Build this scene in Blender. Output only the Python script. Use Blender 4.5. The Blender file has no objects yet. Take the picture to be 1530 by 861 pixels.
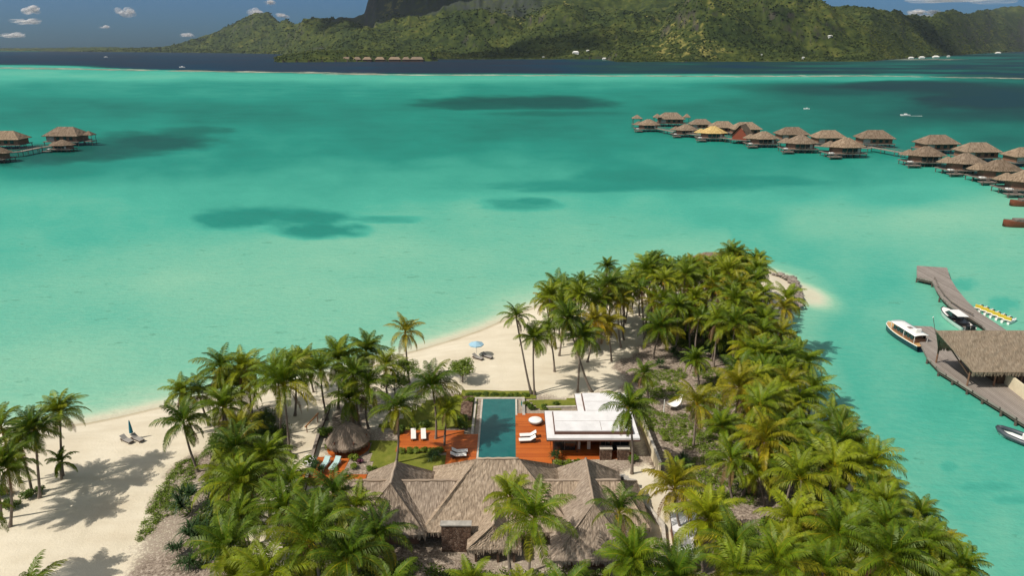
EXPOSURE = 0.06
HAZE = 0.000016
import bpy, math, random
import numpy as np
from mathutils import Vector, Matrix
R = math.radians
S = bpy.context.scene
COL = S.collection
rnd = random.Random(7)
CAMH, F, PITCH = 50.0, 1060.0, R(18.78)
cp, sp = math.cos(PITCH), math.sin(PITCH)

def at(px, py, z=0.0):
    """world point at height z seen at photo pixel px,py"""
    dx = (px-765)/F; dy = (430.5-py)/F
    d = (dx, cp+dy*sp, -sp+dy*cp)
    k = (z-CAMH)/d[2]
    return Vector((d[0]*k, d[1]*k, z))

def at_range(px, py, y):
    dx = (px-765)/F; dy = (430.5-py)/F
    d = (dx, cp+dy*sp, -sp+dy*cp)
    k = y/d[1]
    return Vector((d[0]*k, y, CAMH+d[2]*k))

def proj(p):
    x, y, z = p[0], p[1], p[2]-CAMH
    f = y*cp-z*sp; u = y*sp+z*cp
    return 765+F*x/f, 430.5-F*u/f

# ---------------------------------------------------------------- materials
def ramp(nt, fac, stops):
    r = nt.nodes.new('ShaderNodeValToRGB')
    e = r.color_ramp.elements
    while len(e) > 1: e.remove(e[-1])
    e[0].position, e[0].color = stops[0][0], (*stops[0][1], 1)
    for p, c in stops[1:]:
        k = e.new(p); k.color = (*c, 1)
    if fac is not None: nt.links.new(fac, r.inputs[0])
    return r.outputs[0]

class MT:
    def __init__(s, name):
        s.m = bpy.data.materials.new(name); s.m.use_nodes = True
        s.nt = s.m.node_tree; s.b = s.nt.nodes['Principled BSDF']
        s.out = s.nt.nodes['Material Output']
    def n(s, t, **k):
        o = s.nt.nodes.new(t)
        for a, v in k.items(): setattr(o, a, v)
        return o
    def l(s, a, b): s.nt.links.new(a, b)
    def coord(s, kind='Object', scale=(1, 1, 1), rot=(0, 0, 0)):
        if kind == 'World':
            g = s.n('ShaderNodeNewGeometry').outputs['Position']
        elif kind == 'UV':
            g = s.n('ShaderNodeTexCoord').outputs['UV']
        else:
            g = s.n('ShaderNodeTexCoord').outputs[kind]
        mp = s.n('ShaderNodeMapping'); s.l(g, mp.inputs[0])
        mp.inputs['Scale'].default_value = scale; mp.inputs['Rotation'].default_value = rot
        return mp.outputs[0]
    def noise(s, v, scale=1, detail=3, rough=.5, dist=0):
        o = s.n('ShaderNodeTexNoise'); s.l(v, o.inputs['Vector'])
        o.inputs['Scale'].default_value = scale; o.inputs['Detail'].default_value = detail
        o.inputs['Roughness'].default_value = rough; o.inputs['Distortion'].default_value = dist
        return o.outputs['Fac']
    def vor(s, v, scale=1, feature='F1', out='Distance'):
        o = s.n('ShaderNodeTexVoronoi', feature=feature); s.l(v, o.inputs['Vector'])
        o.inputs['Scale'].default_value = scale
        return o.outputs[out]
    def ramp(s, f, stops): return ramp(s.nt, f, stops)
    def math(s, op, a, b=None, clamp=False):
        o = s.n('ShaderNodeMath', operation=op, use_clamp=clamp)
        for i, v in enumerate((a, b)):
            if v is None: continue
            if isinstance(v, (int, float)): o.inputs[i].default_value = v
            else: s.l(v, o.inputs[i])
        return o.outputs[0]
    def mix(s, f, a, b, mode='MIX'):
        o = s.n('ShaderNodeMix', data_type='RGBA', blend_type=mode)
        for i, v in ((0, f), (6, a), (7, b)):
            if isinstance(v, (int, float)): o.inputs[i].default_value = v
            elif isinstance(v, tuple): o.inputs[i].default_value = (*v, 1)
            else: s.l(v, o.inputs[i])
        return o.outputs[2]
    def attr(s, name, out='Fac'):
        o = s.n('ShaderNodeAttribute', attribute_name=name)
        return o.outputs[out]
    def bump(s, h, strength=.5, dist=.05):
        o = s.n('ShaderNodeBump'); o.inputs['Strength'].default_value = strength
        o.inputs['Distance'].default_value = dist
        s.l(h, o.inputs['Height']); s.l(o.outputs[0], s.b.inputs['Normal']); return o
    def base(s, c, rough=.7, spec=.3):
        if isinstance(c, tuple): s.b.inputs['Base Color'].default_value = (*c, 1)
        else: s.l(c, s.b.inputs['Base Color'])
        s.b.inputs['Roughness'].default_value = rough
        s.b.inputs['Specular IOR Level'].default_value = spec
        return s
M = {}
def simple(name, c, rough=.6, spec=.35, var=.18, scale=3.0, bump=.0):
    t = MT(name); v = t.coord('Object')
    n = t.noise(v, scale, 5, .6)
    lo = tuple(max(0, x*(1-var)) for x in c); hi = tuple(min(1, x*(1+var)) for x in c)
    t.base(t.ramp(n, [(.3, lo), (.7, hi)]), rough, spec)
    if bump: t.bump(n, .6, bump)
    M[name] = t.m; return t.m

simple('white_paint', (.80, .80, .78), .45, .4, .05)
simple('roof_membrane', (.72, .71, .72), .6, .3, .12, .6)
simple('dark_fascia', (.10, .045, .03), .5)
simple('grey_fascia', (.22, .18, .16), .6)
simple('cream_render', (.66, .58, .42), .8, .2, .1, 1.2)
simple('pale_stone', (.50, .46, .40), .8, .2, .22, 2.0, .02)
simple('concrete', (.36, .34, .31), .85, .2, .25, 1.5, .01)
simple('dark_wood', (.075, .045, .03), .6)
simple('brown_wood', (.21, .11, .07), .6)
simple('red_hull', (.22, .055, .03), .4)
simple('tan_deck', (.50, .31, .14), .5)
simple('navy_hull', (.015, .035, .07), .25, .5)
simple('grey_tube', (.05, .065, .08), .4, .5)
simple('black_plastic', (.012, .012, .014), .35, .5)
simple('white_gel', (.82, .82, .80), .2, .5, .04)
simple('cushion', (.80, .78, .76), .9, .1, .06)
simple('towel', (.42, .58, .58), .9, .1, .1)
simple('yellow_plastic', (.58, .45, .05), .4, .4, .1)
simple('blue_cloth', (.30, .48, .60), .9, .1, .1)
simple('teal_cloth', (.03, .16, .22), .9, .1, .1)
simple('wicker', (.22, .13, .08), .8, .2, .4, 20)
simple('grey_wicker', (.30, .28, .26), .8, .2, .3, 20)
simple('weathered_timber', (.17, .145, .125), .85, .15, .3, 1.0)
simple('stilt_wood', (.10, .085, .07), .8, .2, .3)
simple('bamboo', (.42, .19, .07), .6, .3, .25)
simple('rock', (.24, .205, .175), .9, .2, .5, 1.2, .05)
simple('coconut', (.38, .20, .03), .5, .3, .3)
simple('cloud_white', (.85, .85, .86), 1, 0, .02)
t = MT('glass'); t.base((.02, .03, .035), .08, .6); M['glass'] = t.m

def plank(name, a, b, axis=0, w=.16, rough=.5):
    t = MT(name); v = t.coord('World')
    sx = t.n('ShaderNodeSeparateXYZ'); t.l(v, sx.inputs[0])
    u = t.math('DIVIDE', sx.outputs[axis], w)
    fr = t.math('FRACT', u); fl = t.math('FLOOR', u)
    wn = t.n('ShaderNodeTexWhiteNoise', noise_dimensions='1D'); t.l(fl, wn.inputs['W'])
    gap = t.math('LESS_THAN', fr, .1)
    n = t.noise(v, .35, 4, .6)
    f = t.math('ADD', t.math('MULTIPLY', wn.outputs[0], .45), t.math('MULTIPLY', n, .6))
    c = t.ramp(f, [(.15, a), (.9, b)])
    c = t.mix(gap, c, tuple(x*.3 for x in a))
    t.base(c, rough, .3); M[name] = t.m
plank('deck_orange', (.34, .07, .014), (.60, .165, .03), 1, .17)
plank('jetty_boards', (.20, .17, .15), (.33, .29, .26), 0, .35, .8)
plank('walk_boards', (.20, .17, .14), (.30, .26, .22), 0, .5, .85)

# thatch : UV u along the eave (m), v down the slope (m)
def thatch(name, lo, mid, hi, k=1.0):
    t = MT(name)
    v = t.coord('UV', (13*k, 1.3*k, 1)); s1 = t.noise(v, 1, 6, .8)
    v2 = t.coord('UV', (6.5*k, 1.2*k, 1)); s2 = t.noise(v2, 1, 3, .6)
    v3 = t.coord('Object', (.35*k,)*3); s3 = t.noise(v3, 1, 4, .6)
    f = t.math('ADD', t.math('MULTIPLY', s1, .5), t.math('ADD', t.math('MULTIPLY', s2, .48), t.math('MULTIPLY', s3, .12)))
    # faint courses
    c = t.ramp(f, [(.42, lo), (.57, mid), (.70, hi)])
    oi = t.n('ShaderNodeObjectInfo'); c = t.mix(1.0, c, t.ramp(oi.outputs['Random'], [(0, (.80, .78, .76)), (.5, (1, 1, 1)), (1, (1.18, 1.15, 1.08))]), 'MULTIPLY')
    t.base(c, .95, .08)
    t.bump(s1, 1.0, .10*(1/k))
    M[name] = t.m
thatch('thatch_grey', (.13, .10, .078), (.33, .265, .208), (.55, .465, .385))
thatch('thatch_tan', (.15, .11, .075), (.27, .215, .16), (.40, .33, .255))
thatch('thatch_far', (.10, .072, .048), (.25, .19, .14), (.40, .32, .25), .35)
thatch('thatch_gold', (.30, .19, .07), (.50, .37, .16), (.66, .50, .26), .35)

# rough stone wall
t = MT('stone_wall'); v = t.coord('Object')
d = t.vor(v, 3.6, 'DISTANCE_TO_EDGE'); c = t.vor(v, 3.6, 'F1', 'Color')
bw = t.n('ShaderNodeRGBToBW'); t.l(c, bw.inputs[0])
col = t.ramp(bw.outputs[0], [(.1, (.07, .04, .028)), (.5, (.14, .085, .06)), (.9, (.23, .16, .12))])
col = t.mix(t.math('LESS_THAN', d, .035), col, (.03, .022, .018))
t.base(col, .9, .2); t.bump(d, .8, .06); M['stone_wall'] = t.m

# palm leaf: attribute "tint" 0 dark green .. 1 yellow
def leafmat(name, greens, yellow, spec=.35, trans=.28):
    t = MT(name)
    oi = t.n('ShaderNodeObjectInfo')
    a = t.attr('tint')
    g = t.ramp(oi.outputs['Random'], [(0, greens[0]), (.5, greens[1]), (1, greens[2])])
    c = t.ramp(a, [(0, (0, 0, 0)), (.35, (.12, .12, .12)), (.8, (.75, .75, .75)), (1, (1, 1, 1))])
    col = t.mix(c, g, yellow)
    col = t.mix(t.math('GREATER_THAN', a, .985), col, (.22, .13, .06))
    v = t.coord('World'); n = t.noise(v, 1.7, 2, .5)
    col = t.mix(1.0, col, t.ramp(n, [(.3, (.62, .62, .62)), (.7, (1.3, 1.3, 1.3))]), 'MULTIPLY')
    t.base(col, .5, spec)
    tr = t.n('ShaderNodeBsdfTranslucent'); t.l(col, tr.inputs[0])
    mx = t.n('ShaderNodeMixShader'); mx.inputs[0].default_value = trans
    t.l(t.b.outputs[0], mx.inputs[1]); t.l(tr.outputs[0], mx.inputs[2]); t.l(mx.outputs[0], t.out.inputs[0])
    M[name] = t.m
leafmat('palm_leaf', [(.050, .112, .005), (.108, .185, .006), (.225, .275, .008)], (.52, .38, .012), .32, .28)
leafmat('palm_leaf_yellow', [(.20, .22, .008), (.24, .24, .008), (.27, .25, .01)], (.60, .36, .012), .38, .36)
leafmat('bush_leaf', [(.050, .105, .008), (.075, .14, .010), (.12, .19, .012)], (.20, .22, .03))
leafmat('bright_leaf', [(.10, .18, .015), (.13, .21, .018), (.15, .23, .02)], (.30, .28, .03))
leafmat('spiky_leaf', [(.02, .06, .018), (.03, .075, .022), (.035, .085, .02)], (.16, .18, .03))
leafmat('purple_leaf', [(.12, .02, .06), (.15, .03, .07), (.16, .04, .06)], (.25, .15, .1))

t = MT('bark'); v = t.coord('Object', (1, 1, 1))
w = t.n('ShaderNodeTexWave', bands_direction='Z'); t.l(v, w.inputs[0]); w.inputs['Scale'].default_value = 2.2; w.inputs['Distortion'].default_value = 2
n = t.noise(v, 2.5, 4, .6)
t.base(t.ramp(t.math('ADD', t.math('MULTIPLY', w.outputs['Fac'], .4), t.math('MULTIPLY', n, .6)), [(.25, (.11, .085, .065)), (.75, (.30, .25, .21))]), .9, .15)
M['bark'] = t.m

# ---------------------------------------------------------------- mesh builder
class MB:
    def __init__(s): s.v = []; s.f = []; s.uv = []; s.tint = []; s.mi = []
    def add(s, vs, fs, uvs=None, tint=None, mi=0):
        o = len(s.v); s.v.extend([tuple(p) for p in vs])
        for i, f in enumerate(fs):
            s.f.append(tuple(o+k for k in f)); s.mi.append(mi)
            s.uv.append(uvs[i] if uvs else None)
        if tint is not None: s.tint.extend([tint]*len(vs))
        return s
    def box(s, x0, x1, y0, y1, z0, z1, mi=0):
        vs = [(x0, y0, z0), (x1, y0, z0), (x1, y1, z0), (x0, y1, z0), (x0, y0, z1), (x1, y0, z1), (x1, y1, z1), (x0, y1, z1)]
        return s.add(vs, [(3, 2, 1, 0), (4, 5, 6, 7), (0, 1, 5, 4), (1, 2, 6, 5), (2, 3, 7, 6), (3, 0, 4, 7)], mi=mi)
    def prism(s, poly, z0, z1, mi=0):
        """poly ccw list of (x,y)"""
        a = sum(poly[i][0]*poly[(i+1) % len(poly)][1]-poly[(i+1) % len(poly)][0]*poly[i][1] for i in range(len(poly)))
        if a < 0: poly = poly[::-1]
        n = len(poly)
        vs = [(p[0], p[1], z0) for p in poly]+[(p[0], p[1], z1) for p in poly]
        fs = [tuple(range(n-1, -1, -1)), tuple(range(n, 2*n))]+[(i, (i+1) % n, n+(i+1) % n, n+i) for i in range(n)]
        return s.add(vs, fs, mi=mi)
    def tube(s, pts, rad, sides=8, cap=True, tint=None):
        pts = [Vector(p) for p in pts]; n = len(pts)
        if not hasattr(rad, '__len__'): rad = [rad]*n
        vs = []; fs = []
        for i, p in enumerate(pts):
            d = (pts[min(i+1, n-1)]-pts[max(i-1, 0)]).normalized()
            a = d.cross(Vector((0, 1, 0)) if abs(d.y) < .9 else Vector((1, 0, 0))).normalized(); b = d.cross(a)
            for k in range(sides):
                t_ = 2*math.pi*k/sides
                vs.append(p+(a*math.cos(t_)+b*math.sin(t_))*rad[i])
        for i in range(n-1):
            for k in range(sides):
                k2 = (k+1) % sides
                fs.append((i*sides+k, i*sides+k2, (i+1)*sides+k2, (i+1)*sides+k))
        if cap:
            fs.append(tuple(range(sides-1, -1, -1))); fs.append(tuple((n-1)*sides+k for k in range(sides)))
        return s.add(vs, fs, tint=tint)
    def cyl(s, x, y, z0, z1, r, sides=12, r2=None):
        return s.tube([(x, y, z0), (x, y, z1)], [r, r if r2 is None else r2], sides)
    def lathe(s, prof, sides=24, c=(0, 0)):
        vs = []; fs = []
        for r, z in prof:
            for k in range(sides):
                t_ = 2*math.pi*k/sides; vs.append((c[0]+r*math.cos(t_), c[1]+r*math.sin(t_), z))
        for i in range(len(prof)-1):
            for k in range(sides):
                k2 = (k+1) % sides; fs.append((i*sides+k, i*sides+k2, (i+1)*sides+k2, (i+1)*sides+k))
        return s.add(vs, fs)
    def xf(s, m, start=0):
        for i in range(start, len(s.v)): s.v[i] = tuple(m @ Vector(s.v[i]))
        return s
    def build(s, name, mat, parent=None, smooth=False, bevel=0):
        me = bpy.data.meshes.new(name)
        me.from_pydata(s.v, [], s.f)
        mats = mat if isinstance(mat, (list, tuple)) else [mat]
        for m_ in mats: me.materials.append(M[m_] if isinstance(m_, str) else m_)
        if len(mats) > 1: me.polygons.foreach_set('material_index', s.mi)
        if any(u is not None for u in s.uv):
            uvl = me.uv_layers.new(name='UVMap'); d = []
            for f, u in zip(s.f, s.uv):
                for k in range(len(f)): d.extend(u[k] if u else (0, 0))
            uvl.data.foreach_set('uv', d)
        if s.tint and len(s.tint) == len(s.v):
            a = me.attributes.new('tint', 'FLOAT', 'POINT'); a.data.foreach_set('value', s.tint)
        if smooth: me.polygons.foreach_set('use_smooth', [True]*len(me.polygons))
        me.update()
        o = bpy.data.objects.new(name, me); COL.objects.link(o)
        if parent is not None: o.parent = parent
        if bevel:
            b = o.modifiers.new('b', 'BEVEL'); b.width = bevel; b.segments = 2; b.limit_method = 'ANGLE'
        return o

def tag(o, label=None, cat=None, group=None, kind=None):
    for k, v in (('label', label), ('category', cat), ('group', group), ('kind', kind)):
        if v: o[k] = v
    return o
def thing(name, loc, label, cat, group=None, rz=0):
    o = bpy.data.objects.new(name, None); COL.objects.link(o)
    o.location = loc; o.rotation_euler = (0, 0, rz); o.empty_display_size = .5
    return tag(o, label, cat, group)
def copy_tree(o, parent=None):
    c = o.copy(); COL.objects.link(c)
    if parent is not None: c.parent = parent
    for ch in list(o.children): copy_tree(ch, c)
    return c

# ---------------------------------------------------------------- numpy noise
def _h(ix, iy, seed):
    a = (ix.astype(np.int64)*374761393+iy.astype(np.int64)*668265263+seed*982451653) & 0x7fffffff
    a = ((a ^ (a >> 13))*1274126177) & 0x7fffffff
    return ((a ^ (a >> 16)) & 0xffff)/65535.0
def vnoise(x, y, seed=0):
    x = np.asarray(x, float); y = np.asarray(y, float)
    ix = np.floor(x); iy = np.floor(y); fx = x-ix; fy = y-iy
    fx = fx*fx*(3-2*fx); fy = fy*fy*(3-2*fy)
    return (_h(ix, iy, seed)*(1-fx)+_h(ix+1, iy, seed)*fx)*(1-fy)+(_h(ix, iy+1, seed)*(1-fx)+_h(ix+1, iy+1, seed)*fx)*fy
def fbm(x, y, seed=0, o=4):
    s = 0; a = .5; t_ = 0
    for i in range(o):
        s = s+a*vnoise(x*2**i+17.3*i, y*2**i+5.7*i, seed+i); t_ += a; a *= .5
    return s/t_
def ss(a, b, x):
    t_ = np.clip((x-a)/(b-a), 0, 1); return t_*t_*(3-2*t_)
def poly_sd(X, Y, poly):
    """signed distance, positive inside"""
    P = np.array([(p[0], p[1]) for p in poly]); Q = np.roll(P, -1, 0)
    d = np.full(X.shape, 1e9); ins = np.zeros(X.shape, bool)
    for (ax, ay), (bx, by) in zip(P, Q):
        ex, ey = bx-ax, by-ay; L = ex*ex+ey*ey+1e-9
        t_ = np.clip(((X-ax)*ex+(Y-ay)*ey)/L, 0, 1)
        d = np.minimum(d, np.hypot(X-ax-t_*ex, Y-ay-t_*ey))
        c = ((ay > Y) != (by > Y)) & (X < ex*(Y-ay)/(ey if abs(ey) > 1e-9 else 1e-9)+ax)
        ins ^= c
    return np.where(ins, d, -d)
def grid_mesh(name, X, Y, Z, mat, attrs=None, smooth=True):
    r, c = X.shape
    co = np.stack([X, Y, Z], -1).reshape(-1, 3).astype(np.float32)
    i = np.arange(r*c).reshape(r, c)
    q = np.stack([i[:-1, :-1], i[:-1, 1:], i[1:, 1:], i[1:, :-1]], -1).reshape(-1, 4)
    me = bpy.data.meshes.new(name)
    me.vertices.add(r*c); me.vertices.foreach_set('co', co.ravel())
    me.loops.add(q.size); me.loops.foreach_set('vertex_index', q.ravel().astype(np.int32))
    me.polygons.add(len(q)); me.polygons.foreach_set('loop_start', np.arange(0, q.size, 4, dtype=np.int32))
    me.polygons.foreach_set('loop_total', np.full(len(q), 4, np.int32))
    me.update(calc_edges=True)
    if smooth: me.polygons.foreach_set('use_smooth', [True]*len(q))
    for k, v in (attrs or {}).items():
        a = me.attributes.new(k, 'FLOAT', 'POINT'); a.data.foreach_set('value', v.ravel().astype(np.float32))
    me.materials.append(mat)
    o = bpy.data.objects.new(name, me); COL.objects.link(o); return o
# ================================================================ camera, light, sky
cam = bpy.data.cameras.new('camera'); co_ = bpy.data.objects.new('camera', cam); COL.objects.link(co_)
co_.location = (0, 0, CAMH); co_.rotation_euler = (math.pi/2-PITCH, 0, 0)
cam.sensor_width = 36; cam.lens = F*36/1530; cam.clip_start = .5; cam.clip_end = 90000
S.camera = co_
S.view_settings.view_transform = 'Standard'; S.view_settings.look = 'None'; S.view_settings.gamma = 1
S.view_settings.exposure = EXPOSURE
SUN_EL = R(50); sd = Vector((-.91*math.cos(SUN_EL), -.41*math.cos(SUN_EL), math.sin(SUN_EL))).normalized()
sl = bpy.data.lights.new('sun', 'SUN'); sl.energy = 4.3; sl.angle = R(.53); sl.color = (1, .93, .82)
so = bpy.data.objects.new('sun', sl); COL.objects.link(so); so.rotation_euler = sd.to_track_quat('Z', 'Y').to_euler(); so.location = (0, 0, 300)
w = bpy.data.worlds.new('World'); S.world = w; w.use_nodes = True; nt = w.node_tree
bg = nt.nodes['Background']; sky = nt.nodes.new('ShaderNodeTexSky'); sky.sky_type = 'NISHITA'; sky.sun_disc = False
sky.sun_elevation = SUN_EL; sky.sun_rotation = math.atan2(sd.x, sd.y) % (2*math.pi)
sky.air_density = 1.0; sky.dust_density = .3; sky.ozone_density = 2.5; sky.altitude = 50
tc = nt.nodes.new('ShaderNodeTexCoord'); sx = nt.nodes.new('ShaderNodeSeparateXYZ'); nt.links.new(tc.outputs['Generated'], sx.inputs[0])
tint = ramp(nt, sx.outputs[2], [(0, (.068, .14, .255)), (.03, (.080, .175, .33)), (.09, (.105, .23, .44)), (.3, (1.15, .95, .70)), (1, (2.6, 1.6, .82))])
mx = nt.nodes.new('ShaderNodeMix'); mx.data_type = 'RGBA'; mx.blend_type = 'MULTIPLY'; mx.inputs[0].default_value = 1
nt.links.new(sky.outputs[0], mx.inputs[6]); nt.links.new(tint, mx.inputs[7])
nt.links.new(mx.outputs[2], bg.inputs[0]); bg.inputs[1].default_value = .138

# ================================================================ near island
def W(pts, z=0): return [tuple(at(x, y, z))[:2] for x, y in pts]
shore = W([(-500, 668), (-60, 650), (0, 645), (60, 639), (130, 632), (180, 622), (230, 610), (300, 598), (370, 588), (430, 575), (500, 558), (560, 541), (600, 529), (640, 518),
           (680, 506), (720, 492), (760, 474), (800, 458), (850, 442), (920, 426), (1000, 412), (1060, 403), (1110, 399), (1150, 403), (1178, 412), (1193, 426), (1198, 443), (1190, 458), (1174, 468),
           (1164, 490), (1170, 530), (1184, 575), (1206, 625), (1244, 685), (1292, 752), (1352, 825), (1425, 905), (1530, 1050)])+[(75, 15), (60, -10), (-80, -10), (-130, 20)]
scrub_l = W([(190, 950), (198, 861), (200, 805), (225, 752), (258, 700), (300, 672), (335, 640), (380, 618), (420, 606), (452, 600), (440, 640), (430, 690), (400, 770), (378, 861), (370, 950)], 1)
scrub_m = W([(480, 600), (520, 598), (560, 590), (585, 600), (560, 640), (700, 590), (880, 590), (930, 600), (960, 720), (960, 950), (420, 950), (445, 780), (478, 700), (482, 640)], 1)
scrub_r = W([(905, 545), (950, 520), (1000, 480), (1100, 440), (1140, 450), (1160, 480), (1162, 560), (1200, 640), (1280, 760), (1400, 930), (960, 950), (1010, 760), (965, 680), (945, 610), (925, 575)], 1)
def land_z(X, Y):
    X = np.asarray(X, float); Y = np.asarray(Y, float)
    d = poly_sd(X, Y, shore)
    z = np.where(d > 0, 1.25*ss(0, 9, d)+.02*d.clip(0, 6), d*.12)
    return z+(fbm(X*.15, Y*.15, 3)-.5)*.35*ss(2, 14, d)
gx = np.arange(-150, 92, .5); gy = np.arange(14, 172, .5)
X, Y = np.meshgrid(gx, gy)
sdl = poly_sd(X, Y, shore)
Z = land_z(X, Y)+(fbm(X*.9, Y*.9, 9)-.5)*.10*ss(3, 8, sdl)
nz = (fbm(X*.22, Y*.22, 21, 5)-.5)*14
lit = np.maximum.reduce([ss(-1.5, 2.5, poly_sd(X, Y, p)+nz*.5) for p in (scrub_l, scrub_r, scrub_m)])
lit = lit*(.62+.38*ss(.35, .62, fbm(X*.10, Y*.10, 61, 4)))
t = MT('sand_and_litter'); v = t.coord('World')
n1 = t.noise(v, .12, 5, .6); n2 = t.noise(v, 3, 4, .65); n3 = t.noise(v, 14, 2, .6)
tr = t.noise(t.coord('World', (.25, .9, 1), (0, 0, R(20))), .6, 4, .6)
sand = t.ramp(t.math('ADD', t.math('MULTIPLY', n1, .6), t.math('MULTIPLY', tr, .4)), [(.3, (.55, .475, .355)), (.5, (.64, .575, .45)), (.7, (.72, .655, .53))])
rk = t.ramp(t.math('ADD', t.math('MULTIPLY', n2, .6), t.math('MULTIPLY', n3, .4)), [(.36, (.05, .04, .028)), (.44, (.18, .14, .11)), (.54, (.32, .26, .21)), (.63, (.54, .47, .39))])
la = t.attr('litter'); f = t.math('ADD', la, t.math('MULTIPLY', t.math('SUBTRACT', n2, .5), 1.2), True)
f2 = t.ramp(f, [(.35, (0, 0, 0)), (.65, (1, 1, 1))])
c = t.mix(f2, sand, rk)
wet = t.attr('shore'); wr = t.ramp(wet, [(0, (.66, .64, .58)), (.03, (.74, .72, .66)), (.055, (.97, .97, .96)), (.066, (1, 1, 1))])
c = t.mix(1.0, c, wr, 'MULTIPLY')
t.base(c, .95, .1); t.bump(t.math('ADD', n2, t.math('MULTIPLY', n3, .5)), .5, .12); M['ground'] = t.m
land = grid_mesh('island_ground', X, Y, Z, M['ground'], {'litter': lit, 'shore': np.clip(sdl/20, 0, 1)})
tag(land, kind='structure')

# ================================================================ water
# bathymetry: control points (pixel x, pixel y, depth) spread on the water plane
CP = [(60, 560, .15), (0, 480, .2), (100, 450, .2), (300, 430, .165), (450, 450, .16), (300, 300, .30), (100, 320, .29), (0, 380, .26), (500, 400, .17), (700, 330, .235), (650, 400, .18), (850, 370, .20), (1000, 350, .235),
      (300, 235, .43), (100, 160, .50), (100, 235, .46), (400, 170, .50), (600, 220, .46), (500, 270, .36), (750, 255, .38), (900, 225, .45), (800, 190, .50), (1000, 140, .46), (1100, 165, .54), (1200, 185, .56), (1150, 245, .43), (1300, 262, .39), (1350, 290, .30),
      (1250, 335, .19), (1400, 330, .16), (1500, 330, .17), (1480, 370, .19), (1080, 330, .30), (1180, 390, .29), (1100, 370, .27), (1300, 420, .28), (1260, 500, .27), (1450, 420, .22), (1500, 450, .21), (1300, 600, .28), (1400, 750, .275), (1500, 820, .26), (1340, 700, .27), (1480, 680, .28),
      (400, 114, .27), (200, 112, .25), (0, 108, .26), (50, 100, .30), (600, 116, .28), (800, 115, .30), (1000, 113, .34), (1150, 112, .36), (1300, 117, .40), (400, 130, .42), (150, 135, .42), (700, 132, .43), (900, 130, .42), (1300, 155, .60),
      (400, 104, .93), (250, 100, .95), (100, 86, .96), (300, 86, .97), (700, 98, .99), (600, 104, .97), (850, 102, .97), (950, 104, .72), (1100, 103, .82), (1250, 102, .80), (1400, 100, .72), (1500, 98, .76), (1400, 125, .78), (1250, 131, .70), (1500, 135, .80), (1500, 165, .74), (1400, 160, .66), (1500, 205, .60), (1400, 210, .52), (1450, 88, .55), (1520, 84, .6),
      (100, 73, .97), (500, 72, .97), (1000, 72, .97)]
CP = [(a, b, d+(.028 if d < .21 else .01 if d < .32 else 0)) for a, b, d in CP]
def warp(px, py):   # pixel -> evenly spread coordinates of the water plane
    dy = np.log(np.maximum(py-66, 2))
    return (px-765)/250.0, dy*3.2
def interp1(tab, x):
    a = np.array(tab, float); return np.interp(x, a[:, 0], a[:, 1])
def depth_at(px, py):
    wx, wy = warp(px, py)
    num = 0; den = 0
    for (cx, cy, d) in CP:
        ax, ay = warp(np.array(float(cx)), np.array(float(cy)))
        k = 1/(((wx-ax)**2+(wy-ay)**2)+.03)**1.9
        num = num+k*d; den = den+k
    return num/den
# soft patches: (px, py, rx, ry, water tone, strength)
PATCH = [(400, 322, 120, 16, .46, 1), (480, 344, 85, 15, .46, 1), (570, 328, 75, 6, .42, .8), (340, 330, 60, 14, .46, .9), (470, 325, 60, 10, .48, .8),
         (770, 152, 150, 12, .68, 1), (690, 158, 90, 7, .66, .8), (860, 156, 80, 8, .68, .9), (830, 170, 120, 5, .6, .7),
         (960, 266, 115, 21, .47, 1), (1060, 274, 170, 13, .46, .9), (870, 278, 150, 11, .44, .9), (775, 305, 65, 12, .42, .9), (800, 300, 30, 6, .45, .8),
         (220, 212, 110, 17, .66, 1), (120, 228, 150, 14, .66, 1), (290, 196, 70, 8, .6, .8), (30, 236, 90, 14, .66, 1),  # cloud shadow round the small bungalow group, painted in as deep-water tone
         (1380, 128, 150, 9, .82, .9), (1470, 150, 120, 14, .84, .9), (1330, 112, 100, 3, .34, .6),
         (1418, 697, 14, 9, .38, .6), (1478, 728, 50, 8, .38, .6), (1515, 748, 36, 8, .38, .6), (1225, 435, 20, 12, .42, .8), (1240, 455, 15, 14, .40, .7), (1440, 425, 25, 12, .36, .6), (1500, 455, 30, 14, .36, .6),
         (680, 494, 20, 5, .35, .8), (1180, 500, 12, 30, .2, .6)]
pys = np.concatenate([70.4+np.array([.02, .08, .2, .4]), np.arange(71.2, 130, .6), np.arange(130, 300, 1.5), np.arange(300, 1100, 3.5)])
pxs = np.arange(-700, 2240, 5.0)
PX, PY = np.meshgrid(pxs, pys)
dy_ = (430.5-PY)/F; k_ = CAMH/(sp-dy_*cp); k_ = np.where(k_ < 0, 1e6, k_)
WX = (PX-765)/F*k_; WY = (cp+dy_*sp)*k_
far = np.hypot(WX, WY) > 60000
sc_ = np.where(far, 60000/np.hypot(WX, WY), 1); WX *= sc_; WY *= sc_
D = depth_at(PX, PY)
YR = interp1([(-700, 97), (0, 98.5), (100, 100), (250, 104.5), (400, 108.5), (520, 111), (1000, 112.5), (1300, 114), (1530, 119), (2240, 125)], PX)
deepv = np.interp(PX, [-700, 0, 820, 930, 1100, 1250, 1400, 1530, 2240], [.96, .96, 1.0, .80, .84, .78, .74, .78, .8])
strk = (fbm(PX/110, PY*.45, 77, 4)-.5)*np.interp(PX, [500, 900, 1530], [.02, .35, .5])
D = D+(deepv+strk-D)*(1-ss(-4.5, -.3, PY-YR+2*(fbm(PX/50, PY*.6, 15)-.5)))*ss(70.5, 73.5, PY)
D = np.where(PY > YR-.6, D+(.30-D)*np.exp(-((PY-YR-3)/7.0)**2)*np.interp(PX, [0, 1000, 1400], [.9, .85, .3]), D)
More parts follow.
